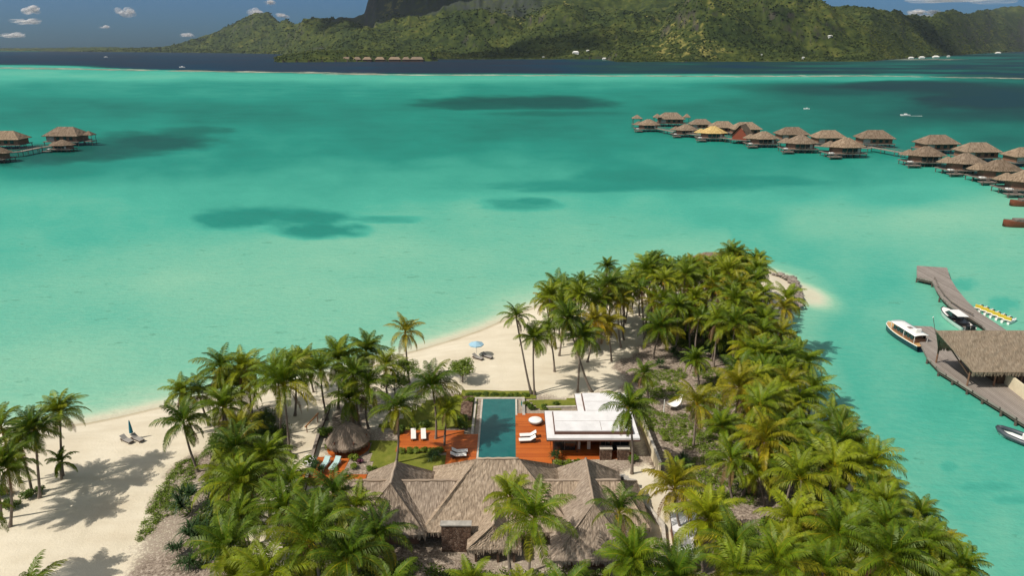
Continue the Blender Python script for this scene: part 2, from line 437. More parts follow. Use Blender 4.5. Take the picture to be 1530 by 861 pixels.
D = D+(.26-D)*np.exp(-((PY-75.6)/1.0)**2)*(1-ss(55, 70, PX))
nn = fbm(PX/60, np.log(np.maximum(PY-66, 1))*7, 5, 4)-.5
D = D+nn*.10*ss(.1, .4, D)
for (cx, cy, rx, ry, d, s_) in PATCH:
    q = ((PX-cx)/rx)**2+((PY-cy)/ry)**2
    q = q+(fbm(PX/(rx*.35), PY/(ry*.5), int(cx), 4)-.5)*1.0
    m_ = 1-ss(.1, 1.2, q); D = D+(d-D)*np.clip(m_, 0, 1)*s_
sdw = -poly_sd(WX, WY, shore)
rightbank = ss(1085, 1150, PX)
lim = np.where(sdw > 0, .012+.12*ss(0, 4.5, sdw)+.07*ss(3, 16, sdw)+1.0*ss(14, 160, sdw), .005)
lim_r = .06+.14*ss(0, 3, sdw)+1.0*ss(2, 40, sdw)
lim = lim*(1-rightbank)+lim_r*rightbank
spit = at(1198, 438); spd = np.hypot((WX-spit.x)/4.6, (WY-spit.y)/8.5)
lim = np.minimum(lim, .02+.25*ss(.5, 1.9, spd)+np.where(spd > 1.9, 1, 0)) if False else lim
D = np.minimum(D, lim)
D = np.where(spd < 1.9, np.minimum(D, .03+.26*ss(.5, 1.9, spd)), D)
t = MT('lagoon_water'); v = t.coord('World')
d = t.attr('depth_and_shadow')
cam_sc = t.noise(t.coord('World', (1, 1, 1)), .05, 5, .6)
big = t.noise(t.coord('World', (.010, .03, .01)), 1, 5, .6)
sp1 = t.noise(t.coord('World', (.16, .35, 1), (0, 0, R(-15))), 1, 6, .72)
dd = t.math('ADD', d, t.math('MULTIPLY', t.math('SUBTRACT', cam_sc, .5), .06))
fin = t.noise(t.coord('World', (.5, 1.1, 1), (0, 0, R(12))), .9, 4, .65)
dd = t.math('ADD', dd, t.math('MULTIPLY', t.math('SUBTRACT', fin, .5), .085))
dd = t.math('ADD', dd, t.math('MULTIPLY', t.math('SUBTRACT', big, .5), .06))
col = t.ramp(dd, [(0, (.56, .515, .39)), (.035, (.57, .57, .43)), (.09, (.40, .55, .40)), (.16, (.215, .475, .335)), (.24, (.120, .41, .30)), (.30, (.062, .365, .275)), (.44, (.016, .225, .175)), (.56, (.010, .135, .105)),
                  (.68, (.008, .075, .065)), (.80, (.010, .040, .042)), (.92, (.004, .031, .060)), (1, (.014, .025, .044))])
fine = t.noise(t.coord('World', (.8, 1.6, 1), (0, 0, R(10))), .55, 3, .6)
# coral rubble and weed specks on the shallow floor
mk = t.math('MULTIPLY', t.math('MULTIPLY', t.math('GREATER_THAN', sp1, .622), 1.0), t.math('LESS_THAN', d, .27))
mk2 = t.math('MULTIPLY', mk, t.math('GREATER_THAN', d, .10))
col = t.mix(t.math('MULTIPLY', mk2, .32), col, (.05, .17, .11))
t.base(col, .9, 0)
gl = t.n('ShaderNodeBsdfGlossy'); gl.inputs['Roughness'].default_value = .22
fr = t.n('ShaderNodeFresnel'); fr.inputs[0].default_value = 1.33
mxs = t.n('ShaderNodeMixShader'); t.l(t.math('MINIMUM', t.math('MULTIPLY', fr.outputs[0], .5), .09), mxs.inputs[0])
t.l(t.b.outputs[0], mxs.inputs[1]); t.l(gl.outputs[0], mxs.inputs[2]); t.l(mxs.outputs[0], t.out.inputs[0])
nb = t.noise(v, 1.1, 4, .65); nb2 = t.noise(t.coord('World', (.5, 1.3, 1), (0, 0, R(25))), .38, 5, .7)
bo = t.bump(t.math('ADD', nb, t.math('MULTIPLY', nb2, 2)), .55, .22); t.l(bo.outputs[0], gl.inputs['Normal']); t.l(bo.outputs[0], fr.inputs['Normal'])
M['water'] = t.m
wat = grid_mesh('lagoon_water', WX, WY, np.zeros_like(WX), M['water'], {'depth_and_shadow': D}); tag(wat, kind='structure')

# reef breakers and exposed reef flat along the drop off
t = MT('reef'); v = t.coord('World', (.02, .06, 1)); n = t.noise(v, 1, 5, .7)
t.base(t.ramp(n, [(.4, (.08, .10, .08)), (.55, (.30, .30, .22)), (.66, (.62, .60, .48))]), .8, .2); M['reef'] = t.m
mb = MB()
for (xa, ya, xb, yb, wd, dens) in [(500, 111, 1010, 113.5, .35, 200), (0, 101, 300, 106, .5, 140), (300, 106, 560, 110, .5, 120), (1010, 113.5, 1300, 113, .5, 110), (1300, 113, 1530, 117, .3, 50), (1300, 88.5, 1440, 88, .6, 40)]:
    for i in range(dens):
        f_ = rnd.random(); x = xa+(xb-xa)*f_; y = ya+(yb-ya)*f_+rnd.gauss(0, wd)
        c_ = at(x, y, .06); L = rnd.uniform(6, 34)*(c_.y/1200); w_ = rnd.uniform(1.5, 6)*(c_.y/1000)
        n_ = 9; a0 = rnd.uniform(-.15, .15)
        vs = [(c_.x+L*math.cos(2*math.pi*k/n_)*rnd.uniform(.6, 1), c_.y+w_*math.sin(2*math.pi*k/n_)*rnd.uniform(.6, 1)+a0*L*math.cos(2*math.pi*k/n_), .06) for k in range(n_)]
        mb.add(vs+[(c_.x, c_.y, .35)], [(k, (k+1) % n_, n_) for k in range(n_)])
tag(mb.build('reef_flat', 'reef', smooth=True), kind='structure')

# ================================================================ far island: hills
def interp(tab, x):
    a = np.array(tab, float); return np.interp(x, a[:, 0], a[:, 1])
def el(py): return math.tan(math.atan((430.5-py)/F)-PITCH)
SH = [(-400, 76), (60, 76.2), (240, 78), (330, 79), (398, 80), (450, 82.5), (520, 86), (640, 88.3), (900, 88.3), (922, 92.5), (1300, 91.5), (1345, 88), (1420, 83), (1480, 79), (1530, 77), (1900, 76)]
FC = [(-400, 73.5), (60, 73), (110, 72), (150, 71.2), (235, 73), (265, 68), (300, 60), (350, 38), (364, 27), (378, 22), (396, 25), (415, 31), (440, 37), (452, 32), (475, 38), (490, 39), (520, 38), (560, 44), (600, 50), (640, 52), (680, 38), (720, 26), (742, 24), (790, 40), (850, 42), (900, 46), (950, 52), (985, 50),
      (1005, 34), (1030, 14), (1055, 0), (1090, -18), (1150, -14), (1190, -4), (1208, 3), (1225, 9), (1250, 13), (1290, 15), (1335, 18), (1346, 20), (1352, 27), (1365, 28), (1384, 30), (1398, 26), (1410, 21), (1432, 18), (1450, 20), (1465, 19), (1485, 12), (1500, 11), (1530, 12), (1700, 5), (1900, 20)]
BC = [(430, 90), (465, 55), (488, 42), (500, 34), (512, 30), (528, 31), (545, 27), (549, 12), (556, 0), (562, -20), (600, -60), (660, -85), (720, -90), (790, -60), (850, -35), (900, -30), (960, -40), (1040, -40), (1120, -30), (1180, 30), (1220, 70), (1240, 90)]
us = np.arange(-420, 1950, 2.0); rs = np.geomspace(2350, 11500, 300)
U, RR = np.meshgrid(us, rs)
def px_range(py): return CAMH/np.tan(PITCH-np.arctan((430.5-py)/F))
Rs = px_range(interp(SH, U))
Rs = Rs*(1+(fbm(U/30, U*0+3, 31, 3)-.5)*.012)
el_f = np.tan(np.arctan((430.5-interp(FC, U))/F)-PITCH); el_b = np.tan(np.arctan((430.5-interp(BC, U))/F)-PITCH)
Rc = np.minimum(Rs*1.30+500, 9500); Rc = np.where(U < 240, Rs*1.12, Rc)
# wide island shore kept behind the low foreland
Hf = (50+el_f*Rc)
Rfl = px_range(interp([(-400, 95), (406, 93), (520, 92.3), (642, 91.3), (700, 91), (1900, 90)], U)); tfl = (RR-Rfl)/900
fl = ss(404, 420, U+6*(fbm(RR/60, U*0, 8)-.5))*(1-ss(642, 656, U))
tt = (RR-Rs)/(Rc-Rs)
ux = U/100; ry = np.log(RR)*14
rdg = 1-np.abs(2*fbm(ux*1.0+ry*.35, ry*.45, 44, 4)-1)      # spurs running down slope
sl_ = ss(0, 1, tt)*.55+np.clip(tt, 0, 1)**1.4*.45
prof = np.where(tt < 1, sl_, 1-.5*ss(1, 2.6, tt))
env = np.clip(tt, 0, 1)*np.clip(1.15-tt, 0, 1)*4
HX0 = (U-765)/F*(RR*cp+40*sp)
wn_ = fbm(HX0/420, RR/420, 91, 5)-.5
Zf = Hf*prof+Hf.clip(20, 260)*(.40*(rdg-.60)+1.15*wn_)*(1-.6*ss(1230, 1320, U))*env
Zf = Zf*ss(0, .04, tt)
Rb = 5400.0
Hb = 50+el_b*Rb
R0b = 4150-1000*ss(640, 900, U)*(1-ss(1060, 1180, U)); tb = (RR-R0b)/(Rb-R0b)
gul = 1-np.abs(2*fbm(U/26, ry*.6, 71, 5)-1)
gen = ss(700, 860, U); pb = (1-gen)*(ss(0, .6, tb)*.34+ss(.60, .98, tb)*.66)+gen*(np.clip(tb, 0, 1)**1.15)
HXb = (U-765)/F*(RR*cp+40*sp); wb = fbm(HXb/300, RR/300, 95, 5)-.5
Zb = Hb*np.where(tb < 1, pb, 1-.25*ss(1, 2, tb))+Hb.clip(0, 400)*(.10*(gul-.6)+.55*wb)*np.clip(tb*(1.2-tb)*4, 0, 1)*ss(0, .3, tb)
Zb = np.where(Hb > 0, Zb, -20)
Zfl = np.where((fl > .02) & (tfl > 0) & (tfl < 1), (26*(.2+.8*ss(406, 480, U))*ss(0, .12, tfl)*ss(0, .3, 1-tfl)+4)*fl+(1-fl)*-14, -20)
Zf = np.where(tt < 0, -20, Zf)
ZZ = np.maximum(np.maximum(Zf, Zb), Zfl)
onland = np.maximum(ss(0, .03, tt), ss(0, .05, tfl)*fl*(tfl < 1))
can = fbm(U/5.5, np.log(RR)*95, 12, 3)-.5
ZZ = ZZ+can*16*onland*(RR/4000)
ZZ = np.where(onland <= 0, -12.0, np.maximum(ZZ+2, np.where(tt > 0, 1.5, -12)))
HX = (U-765)/F*(RR*cp+ (CAMH-ZZ)*sp); HY = RR
t = MT('hill_forest'); v = t.coord('World')
g = t.n('ShaderNodeNewGeometry'); sx = t.n('ShaderNodeSeparateXYZ'); t.l(g.outputs['True Normal'], sx.inputs[0])
n1 = t.noise(v, .0040, 6, .65); n2 = t.noise(v, .03, 4, .6); n3 = t.noise(t.coord('World', (1, .5, 1)), .0022, 3, .5)
col = t.ramp(t.math('ADD', t.math('MULTIPLY', n1, .5), t.math('MULTIPLY', n2, .5)), [(.36, (.012, .022, .007)), (.46, (.026, .040, .010)), (.56, (.054, .070, .014)), (.66, (.11, .11, .026))])
dry = t.ramp(t.math('ADD', t.math('MULTIPLY', n3, .6), t.math('MULTIPLY', n2, .4)), [(.60, (0, 0, 0)), (.66, (1, 1, 1))])
col = t.mix(dry, col, (.19, .17, .05))
rockc = t.ramp(n2, [(.3, (.035, .032, .028)), (.7, (.10, .085, .07))])
col = t.mix(t.ramp(t.math('ADD', sx.outputs[2], t.math('MULTIPLY', n2, .35)), [(.60, (1, 1, 1)), (.78, (0, 0, 0))]), col, rockc)
col = t.mix(t.math('MULTIPLY', t.attr('cliff'), t.ramp(n2, [(.35, (1, 1, 1)), (.62, (.35, .35, .35))])), col, (.040, .046, .044))
t.base(col, .9, .1); M['hill'] = t.m
hills = grid_mesh('hills', HX, HY, ZZ, M['hill'], {'cliff': ((Zb > Zf+5) & (tb > .5)).astype(float)*(1-ss(760, 850, U+60*(fbm(U/40, ry, 5)-.5)))}); tag(hills, kind='structure')

# forest crowns on the hills: one uncountable mass
t = MT('far_canopy'); v = t.coord('World'); n1 = t.noise(v, .004, 5, .6); n2 = t.noise(v, .04, 3, .6)
ta = t.attr('tint')
col = t.ramp(t.math('ADD', t.math('MULTIPLY', n1, .82), t.math('MULTIPLY', ta, .20)), [(.36, (.014, .025, .007)), (.48, (.030, .045, .010)), (.58, (.058, .074, .014)), (.70, (.10, .105, .024))])
t.base(col, .9, .1); M['far_canopy'] = t.m
def ico(n=1):
    p = (1+5**.5)/2
    v_ = [(-1, p, 0), (1, p, 0), (-1, -p, 0), (1, -p, 0), (0, -1, p), (0, 1, p), (0, -1, -p), (0, 1, -p), (p, 0, -1), (p, 0, 1), (-p, 0, -1), (-p, 0, 1)]
    f_ = [(0, 11, 5), (0, 5, 1), (0, 1, 7), (0, 7, 10), (0, 10, 11), (1, 5, 9), (5, 11, 4), (11, 10, 2), (10, 7, 6), (7, 1, 8), (3, 9, 4), (3, 4, 2), (3, 2, 6), (3, 6, 8), (3, 8, 9), (4, 9, 5), (2, 4, 11), (6, 2, 10), (8, 6, 7), (9, 8, 1)]
    a = np.array(v_, float); a /= np.linalg.norm(a[0]); return a, np.array(f_)
IV, IF = ico()
rg = np.random.default_rng(5)
vs = []; fs = []; tn = []; cnt = 0
flat = np.argwhere(((tt > .01) & (tt < 1.02)) | ((tfl > .01) & (tfl < .9) & (fl > .5)))
def near_bias():
    k = flat[rg.integers(len(flat), size=30000)]
    return k
for (r_, c_) in near_bias():
    if Zb[r_, c_] > Zf[r_, c_] and tb[r_, c_] > .6: continue
    if r_ < 1 or HY[r_, c_] > 8800: continue
    lowz = tt[r_, c_] < .12
    rad = rg.uniform(2.2, 5.2)*(HY[r_, c_]/3300)**.8
    ctr = np.array([HX[r_, c_]+rg.uniform(-8, 8), HY[r_, c_]+rg.uniform(-10, 10), ZZ[r_, c_]+rad*.25])
    P = IV*rad*np.array([1, 1, .75])*rg.uniform(.75, 1.25, (12, 1))+ctr
    vs.append(P); fs.append(IF+12*cnt); tn.append(np.full(12, rg.random())); cnt += 1
me = bpy.data.meshes.new('far_forest'); V_ = np.concatenate(vs).astype(np.float32); F_ = np.concatenate(fs).astype(np.int32)
me.vertices.add(len(V_)); me.vertices.foreach_set('co', V_.ravel()); me.loops.add(F_.size); me.loops.foreach_set('vertex_index', F_.ravel())
me.polygons.add(len(F_)); me.polygons.foreach_set('loop_start', np.arange(0, F_.size, 3, dtype=np.int32)); me.polygons.foreach_set('loop_total', np.full(len(F_), 3, np.int32)); me.update(calc_edges=True)
me.polygons.foreach_set('use_smooth', [True]*len(F_))
a = me.attributes.new('tint', 'FLOAT', 'POINT'); a.data.foreach_set('value', np.concatenate(tn).astype(np.float32)); me.materials.append(M['far_canopy'])
o = bpy.data.objects.new('far_forest', me); COL.objects.link(o); tag(o, kind='stuff')

def hill_z(px, rng_):
    j = int(np.clip(round((px-us[0])/2.0), 0, len(us)-1)); i = int(np.argmin(abs(rs-rng_)))
    return float(ZZ[i, j])
# ================================================================ palms
def gz(x, y): return float(land_z(np.array([x]), np.array([y]))[0])
def frond(mb, az, e0, L, bend, old, r, twist=0, nl=42, wscale=1.0):
    """one feathered frond: arched midrib with two rows of drooping leaflets"""
    n = 14; pts = [Vector((0, 0, 0))]; dirs = []
    side0 = r.uniform(-.25, .25)
    for i in range(n):
        s_ = i/(n-1)
        e = e0-bend*(s_**1.25)
        a = az+side0*s_*s_
        d = Vector((math.cos(e)*math.cos(a), math.cos(e)*math.sin(a), math.sin(e)))
        dirs.append(d); pts.append(pts[-1]+d*(L/n))
    rad = [.045*(1-.85*i/n) for i in range(n+1)]
    mb.tube(pts, rad, 3, False, tint=min(1, .62+.3*old))
    vs = []; fs = []; tn = []
    for k in range(nl):
        s_ = .13+.87*(k+.5)/nl
        x = s_*n; i = min(int(x), n-1); p = pts[i].lerp(pts[i+1], x-i); d = dirs[i]
        sidev = d.cross(Vector((0, 0, 1)))
        if sidev.length < .1: sidev = Vector((-math.sin(az), math.cos(az), 0))
        sidev.normalize(); up = sidev.cross(d).normalized()
        ll = L*.27*(math.sin(math.pi*min(1, .16+s_*.80))**.75)*wscale
        for sg in (-1, 1):
            o = len(vs); q = r.uniform(-.2, .2); l2 = ll*r.uniform(.82, 1.1)
            fwd = .50+.5*s_+q
            lift = .28+q-twist*sg*.3
            d1 = (sidev*sg+d*fwd+up*lift).normalized()
            dr = .75+.6*old+.5*r.random()
            d2 = (sidev*sg*.75+d*fwd*.9+Vector((0, 0, -1))*dr).normalized()
            m_ = p+d1*l2*.48; e_ = m_+d2*l2*.56
            w_ = d*.050*(1.1 if s_ < .8 else .8)*wscale
            vs += [p-w_*.5, p+w_*.5, m_+w_*.75, m_-w_*.75, e_]
            fs += [(o, o+1, o+2, o+3), (o+3, o+2, o+4)]
            tb_ = old*.72+r.uniform(-.06, .10)+.08*s_
            tn += [tb_, tb_, tb_, tb_, tb_+.16]
    o = len(mb.v); mb.v.extend(map(tuple, vs)); mb.tint.extend([max(0, min(1, x)) for x in tn])
    for f in fs: mb.f.append(tuple(o+k for k in f)); mb.uv.append(None); mb.mi.append(0)

def make_crown(seed, n=24, L=3.7, oldf=1.0, wind=.25, young=False):
    r = random.Random(seed); mb = MB()
    for k in range(n):
        f_ = k/(n-1)
        az = k*2.39996+r.uniform(-.25, .25)
        e0 = R(84)-R(104)*f_**1.3+r.uniform(-.16, .16)
        if young: e0 = max(e0, R(-5))
        bend = R(40)+R(48)*min(1, .3+f_)*r.uniform(.8, 1.2)
        if f_ > .8: bend *= .75
        az += wind*math.sin(-az)*.8           # trade wind leans the fronds to +x
        l_ = L*(.72+.28*math.sin(math.pi*(.15+.7*f_)))*r.uniform(.92, 1.08)
        if r.random() < .04: continue
        old = (0 if f_ < .45 else (f_-.45)*.85)*oldf+(.35*oldf if r.random() < .10 else 0)
        frond(mb, az, e0, l_, bend, min(1, old), r, r.uniform(-.5, .5))
    for k in range(0 if young else seed % 3+1):      # dead fronds hanging on the trunk
        frond(mb, r.uniform(0, 6.28), R(-48), L*.8, R(36), 1.5, r, 0, 26)
    return mb
crowns = []; crown_y = []
for i in range(9):
    o = make_crown(100+i, 19+i % 4*3, 3.6+.3*(i % 3), .75+.25*(i % 3)).build('crown', 'palm_leaf'); crowns.append(o.data); bpy.data.objects.remove(o)
for i in range(3):
    o = make_crown(200+i, 19, 3.9, 1.5).build('crown', 'palm_leaf_yellow'); crown_y.append(o.data); bpy.data.objects.remove(o)
young = []
for i in range(3):
    o = make_crown(300+i, 13, 2.7, .5, young=True).build('crown', 'palm_leaf'); young.append(o.data); bpy.data.objects.remove(o)
mb = MB(); rr_ = random.Random(3)
for k in range(9):
    a = k*.7; mb.lathe([(0.01, -.13), (.09, -.08), (.12, 0), (.09, .09), (.01, .13)], 8, (0, 0))
    mb.xf(Matrix.Translation((.24*math.cos(a), .24*math.sin(a), -.28-.16*(k % 3))), len(mb.v)-40)
o = mb.build('coconut_bunch', 'coconut', smooth=True); nuts = o.data; bpy.data.objects.remove(o)

PALMS = []
def palm(base, crown, label=None, mesh=None, scale=1.0, yaw=None, group=None, r0=.17):
    r = rnd
    t_ = thing('coconut_palm', base, label, 'palm tree', group)
    h = crown-base
    pts = []
    flex = Vector((h.x, h.y, 0))
    n = 12
    bow = Vector((r.uniform(-.4, .4), r.uniform(-.3, .3), 0))
    for i in range(n+1):
        s_ = i/n
        hor = flex*(s_**.72 if flex.length > 1.0 else s_)+bow*math.sin(math.pi*s_)
        pts.append(Vector((hor.x, hor.y, -.5+(h.z+.5)*s_)))
    rad = [r0*(1.75 if i == 0 else (1.35 if i == 1 else 1.0-.42*i/n)) for i in range(n+1)]
    mb = MB().tube(pts, rad, 7); mb.build('trunk', 'bark', t_, smooth=True)
    c = bpy.data.objects.new('crown', mesh or r.choice(crowns)); COL.objects.link(c); c.parent = t_
    c.location = pts[-1]; c.scale = (scale,)*3
    c.rotation_euler = (r.uniform(-.2, .2), r.uniform(-.2, .2), (r.uniform(-1.2, 1.2) if yaw is None else yaw))
    if mesh not in young and r.random() < .55:
        k = bpy.data.objects.new('coconut_bunch', nuts); COL.objects.link(k); k.parent = t_; k.location = pts[-1]; k.rotation_euler = (0, 0, r.uniform(0, 6))
    PALMS.append((t_, base.copy(), crown.copy()))
    return t_
def palm_px(cx, cy, bx=None, by=None, h=None, label=None, **kw):
    """crown hub and foot as seen; when the foot is hidden, crown height h above the ground"""
    if by is not None:
        b = at(bx, by, 1.0); b.z = gz(b.x, b.y); b = at(bx, by, b.z)
        dy_ = (430.5-cy)/F; yy = b.y
        c = at_range(cx, cy, yy)
        if c.z-b.z > 13.5 or c.z-b.z < 2:   # keep a plausible height
            c = at(cx, cy, b.z+(9.5 if c.z-b.z > 13 else 4))
    else:
        c = at(cx, cy, (h or 9)+1); b = Vector((c.x+rnd.uniform(-.9, .5), c.y+rnd.uniform(-.8, .8), 0)); b.z = max(gz(b.x, b.y), .3)
    return palm(b, c, label, **kw)
Yc = lambda i=0: crown_y[i % 3]
HAND = [
 # cx, cy, bx, by, h, scale, mesh, label
 (90, 618, 91, 712, None, .9, None, 'slender coconut palm nearest the waterline among those shading the empty beach track'),
 (52, 643, 57, 745, None, .92, None, 'coconut palm just inland of the slender waterline palm, its crown touching it'),
 (89, 692, 92, 716, None, .9, young[1], 'stubby young palm with upright bright fronds at the foot of the slender waterline palm'),
 (12, 699, 11, 788, None, .98, None, 'coconut palm at the picture edge whose star-shaped shadow lies alone on the sand'),
 (2, 640, None, None, 8, 1.0, None, 'coconut palm at the picture edge behind the stubby young palm'),
 (-22, 690, None, None, 8, 1.1, None, 'coconut palm half cut off by the picture edge, level with the lone star-shaped shadow'),
 (28, 668, None, None, 6.5, .9, None, 'lower coconut palm wedged between the waterline palms and the picture edge'),
 (-48, 775, None, None, 9, 1.1, None, 'coconut palm mostly out of frame shading the lowest corner of the beach'),
 (48, 893, None, None, 8, 1.0, None, 'coconut palm with only its frond tips showing below the sandy track'),
 (274, 633, 297, 705, None, 1.12, None, 'leaning coconut palm on the litter edge closest to the closed beach umbrella'),
 (297, 590, 314, 636, None, .95, None, 'coconut palm right behind the leaning one that stands nearest the closed umbrella'),
 (272, 588, 290, 650, None, .9, None, 'coconut palm beside the beach whose crown overlaps the turquoise, nearest the closed umbrella'),
 (337, 577, 339, 632, None, 1.0, None, 'straight dark-crowned coconut palm with its trunk against pale sand, two trunks from the leaning palm'),
 (362, 581, 362, 634, None, 1.1, None, 'coconut palm with hanging yellow-green fronds just right of the straight dark-crowned palm'),
 (330, 552, None, None, 9, 1.0, None, 'coconut palm behind the straight dark-crowned palm, crown against the shallows'),
 (365, 553, None, None, 9, .95, None, 'coconut palm behind the one with hanging yellow-green fronds, crown against the shallows'),
 (424, 577, 433, 681, None, 1.25, None, 'tall grey-trunked coconut palm standing alone beside the sandy footpath, fronds hanging like a skirt'),
 (413, 556, None, None, 9.5, 1.0, None, 'coconut palm directly behind the skirted palm by the footpath'),
 (455, 545, 470, 587, None, 1.05, None, 'pale-fronded coconut palm between the skirted footpath palm and the tallest beach palm cluster'),
 (505, 540, 505, 612, None, 1.3, None, 'biggest dark coconut palm in the clump at the top of the sandy footpath'),
 (547, 527, 552, 596, None, 1.1, None, 'coconut palm seaward of the thatched gazebo, next to the biggest dark palm'),
 (605, 498, 612, 573, None, 1.0, Yc(), 'solitary slender coconut palm whose bright crown stands against the turquoise above two small round trees'),
 (523, 599, 541, 645, None, 1.05, None, 'coconut palm with drooping fronds hanging over the thatched garden gazebo'),
 (551, 578, 551, 640, None, 1.05, None, 'coconut palm just behind the one that droops over the thatched gazebo'),
 (646, 580, 651, 658, None, 1.1, None, 'coconut palm growing through the orange deck, its shadow in the pool'),
 (592, 612, 591, 694, None, 1.0, None, 'coconut palm with pale trunk on the lawn behind the villa ridge'),
 (670, 614, 664, 668, None, .72, None, 'small thin coconut palm between the two deck loungers and the pool'),
 (440, 548, None, None, 8, .9, None, 'coconut palm peeping between the skirted palm and the pale-fronded palm'),
 (479, 556, None, None, 8, .9, None, 'coconut palm tucked under the biggest dark palm on its footpath side'),
 (527, 562, None, None, 8, .95, None, 'coconut palm tucked between the biggest dark palm and the one above the gazebo'),
 (576, 548, None, None, 7.5, .85, None, 'coconut palm just inland of the solitary slender palm'),
 (346, 722, 354, 792, None, 1.3, None, 'big coconut palm in the thicket, yellow-ribbed fronds spread above the spiky dark bushes'),
 (352, 676, None, None, 7.5, 1.1, None, 'coconut palm standing seaward of the big yellow-ribbed thicket palm'),
 (398, 688, None, None, 7, 1.0, None, 'coconut palm overhanging the footpath near the white-flowered bush'),
 (342, 825, None, None, 6.5, 1.1, None, 'coconut palm at the bottom edge of the thicket with few broad fronds'),
 (466, 812, None, None, 9, 1.15, None, 'coconut palm with star of yellow ribs at the foot of the footpath'),
 (437, 724, None, None, 7, 1.0, None, 'coconut palm between footpath and the small deck with two blue loungers'),
 (531, 762, None, None, 8, .85, None, 'slim coconut palm in front of the low end of the villa thatch'),
 (497, 740, None, None, 8, .95, None, 'coconut palm beside the low end of the villa, beneath the small sunken deck'),
 (520, 838, None, None, 8.5, 1.0, None, 'coconut palm rising between the white skylight and the bottom edge'),
 (562, 805, None, None, 8, .95, None, 'coconut palm immediately below the white skylight'),
 (585, 880, None, None, 8, .85, None, 'coconut palm before the dark verandah beside the stone entrance block'),
 (400, 870, None, None, 8, 1.1, None, 'coconut palm at the bottom edge between the footpath and the star-ribbed palm'),
 (798, 778, None, None, 10, 1.1, None, 'full coconut palm hanging in front of the villa entrance porch'),
 (762, 745, None, None, 9.5, .85, None, 'thinner coconut palm behind the full one before the entrance porch'),
 (705, 876, None, None, 7, .72, None, 'coconut palm below the stone entrance block, only its upper fronds showing'),
 (780, 892, None, None, 7.5, .8, None, 'coconut palm below the entrance steps'),
 (845, 888, None, None, 8, .9, None, 'coconut palm below the lowest thatch eave at the bottom edge'),
 (939, 613, 944, 708, None, 1.1, None, 'tall coconut palm in front of the white flat roof, dead fronds hanging along its trunk'),
 (1007, 733, 1032, 812, None, 1.15, Yc(1), 'coconut palm with long horizontal yellow ribs between villa and white-roofed outhouse'),
 (1058, 779, 1052, 858, None, 1.2, None, 'dark coconut palm leaning over the white-roofed outhouse'),
 (946, 842, None, None, 9, 1.05, None, 'lush coconut palm crowding the lowest hipped thatch of the villa'),
 (925, 768, None, None, 8, .85, None, 'coconut palm pressed against the shaded flank of the villa thatch'),
 (1013, 708, None, None, 5.0, .85, young[0], 'young palm with upright fronds in the gap behind the pale garden wall'),
 (1041, 606, 1036, 668, None, 1.15, Yc(0), 'golden-fronded palm in the middle of the leaf-litter clearing'),
 (1104, 580, 1083, 652, None, 1.2, Yc(2), 'leaning palm with golden lower fronds on the channel side of the clearing'),
 (1190, 603, 1178, 655, None, 1.15, None, 'round-crowned dark palm beside the channel, level with the pavilion roof'),
 (1143, 661, 1105, 742, None, 1.15, Yc(1), 'palm with orange-tipped fronds held upright over the lower end of the clearing'),
 (771, 475, 797, 590, None, .85, None, 'slim curving palm leaning out over the open beach, at the edge of the grove'),
 (797, 508, 799, 591, None, .95, None, 'palm sharing its foot with the slim curving one, by the far corner of the pool'),
 (821, 497, 829, 556, None, .95, None, 'palm whose bare trunk stands in the open sand behind the pool corner'),
 (867, 506, 863, 586, None, 1.1, None, 'bushy palm behind the rear wing of the white flat roof'),
 (848, 478, 888, 586, None, 1.0, None, 'palm with a strongly curved trunk right behind the white flat roof'),
 (906, 487, 915, 540, None, 1.0, Yc(0), 'yellowish palm on the sand between pavilion and grove'),
 (987, 492, 976, 536, None, 1.1, None, 'palm with fully visible trunk where sand meets the leaf litter behind the pavilion'),
 (926, 452, 929, 520, None, .95, Yc(2), 'straight palm in the sandy opening of the grove'),
 (1093, 379, None, None, 11, .85, None, 'taller of the two thin palms rising together at the tip of the grove'),
 (1102, 384, None, None, 10.5, .85, None, 'shorter of the two thin palms rising together at the tip of the grove'),
 (1129, 391, None, None, 10, .9, None, 'thin palm nearest the stone-edged sandy spit'),
 (1127, 421, None, None, 9, 1.1, None, 'palm with radiating fronds overlooking the inner end of the sandy spit'),
 (907, 400, None, None, 10, .75, None, 'thin reddish palm standing proud of the grove skyline on the lagoon side'),
 (980, 391, None, None, 10, .85, None, 'high palm on the grove skyline between the thin reddish palm and the brown hut roof'),
 (1080, 640, 1092, 700, None, .85, None, 'palm rising from the litter between the golden palm and the channel bank'),
 (1092, 690, 1100, 752, None, .9, None, 'palm at the lower end of the clearing, between the orange-tipped palm and the pale wall'),
 (962, 560, 968, 600, None, .75, None, 'short palm right behind the pavilion where litter meets sand'),
 (1040, 540, 1046, 580, None, .8, None, 'short palm at the back of the clearing, seaward of the golden palm'),
 (1247, 802, None, None, 7, 1.05, None, 'palm with a brown heart above the dry scrub at the bottom of the channel bank'),
 (1328, 840, None, None, 7, 1.2, None, 'large arching palm at the lower channel bank'),
 (1437, 850, None, None, 6, .8, None, 'small palm standing apart, the last one on the channel bank'),
 (1160, 846, None, None, 7, 1.0, None, 'bright palm at the bottom edge amid dry scrub'),
 (1098, 862, None, None, 7, .95, None, 'palm at the bottom edge between the dark leaning palm and the dry scrub'),
 (1010, 868, None, None, 8, 1.0, None, 'palm at the bottom edge directly below the white-roofed outhouse'),
]
for cx, cy, bx, by, h, s_, m_, lab in HAND:
    palm_px(cx, cy, bx, by, h, lab, mesh=m_, scale=s_)
bpy.context.view_layer.update()

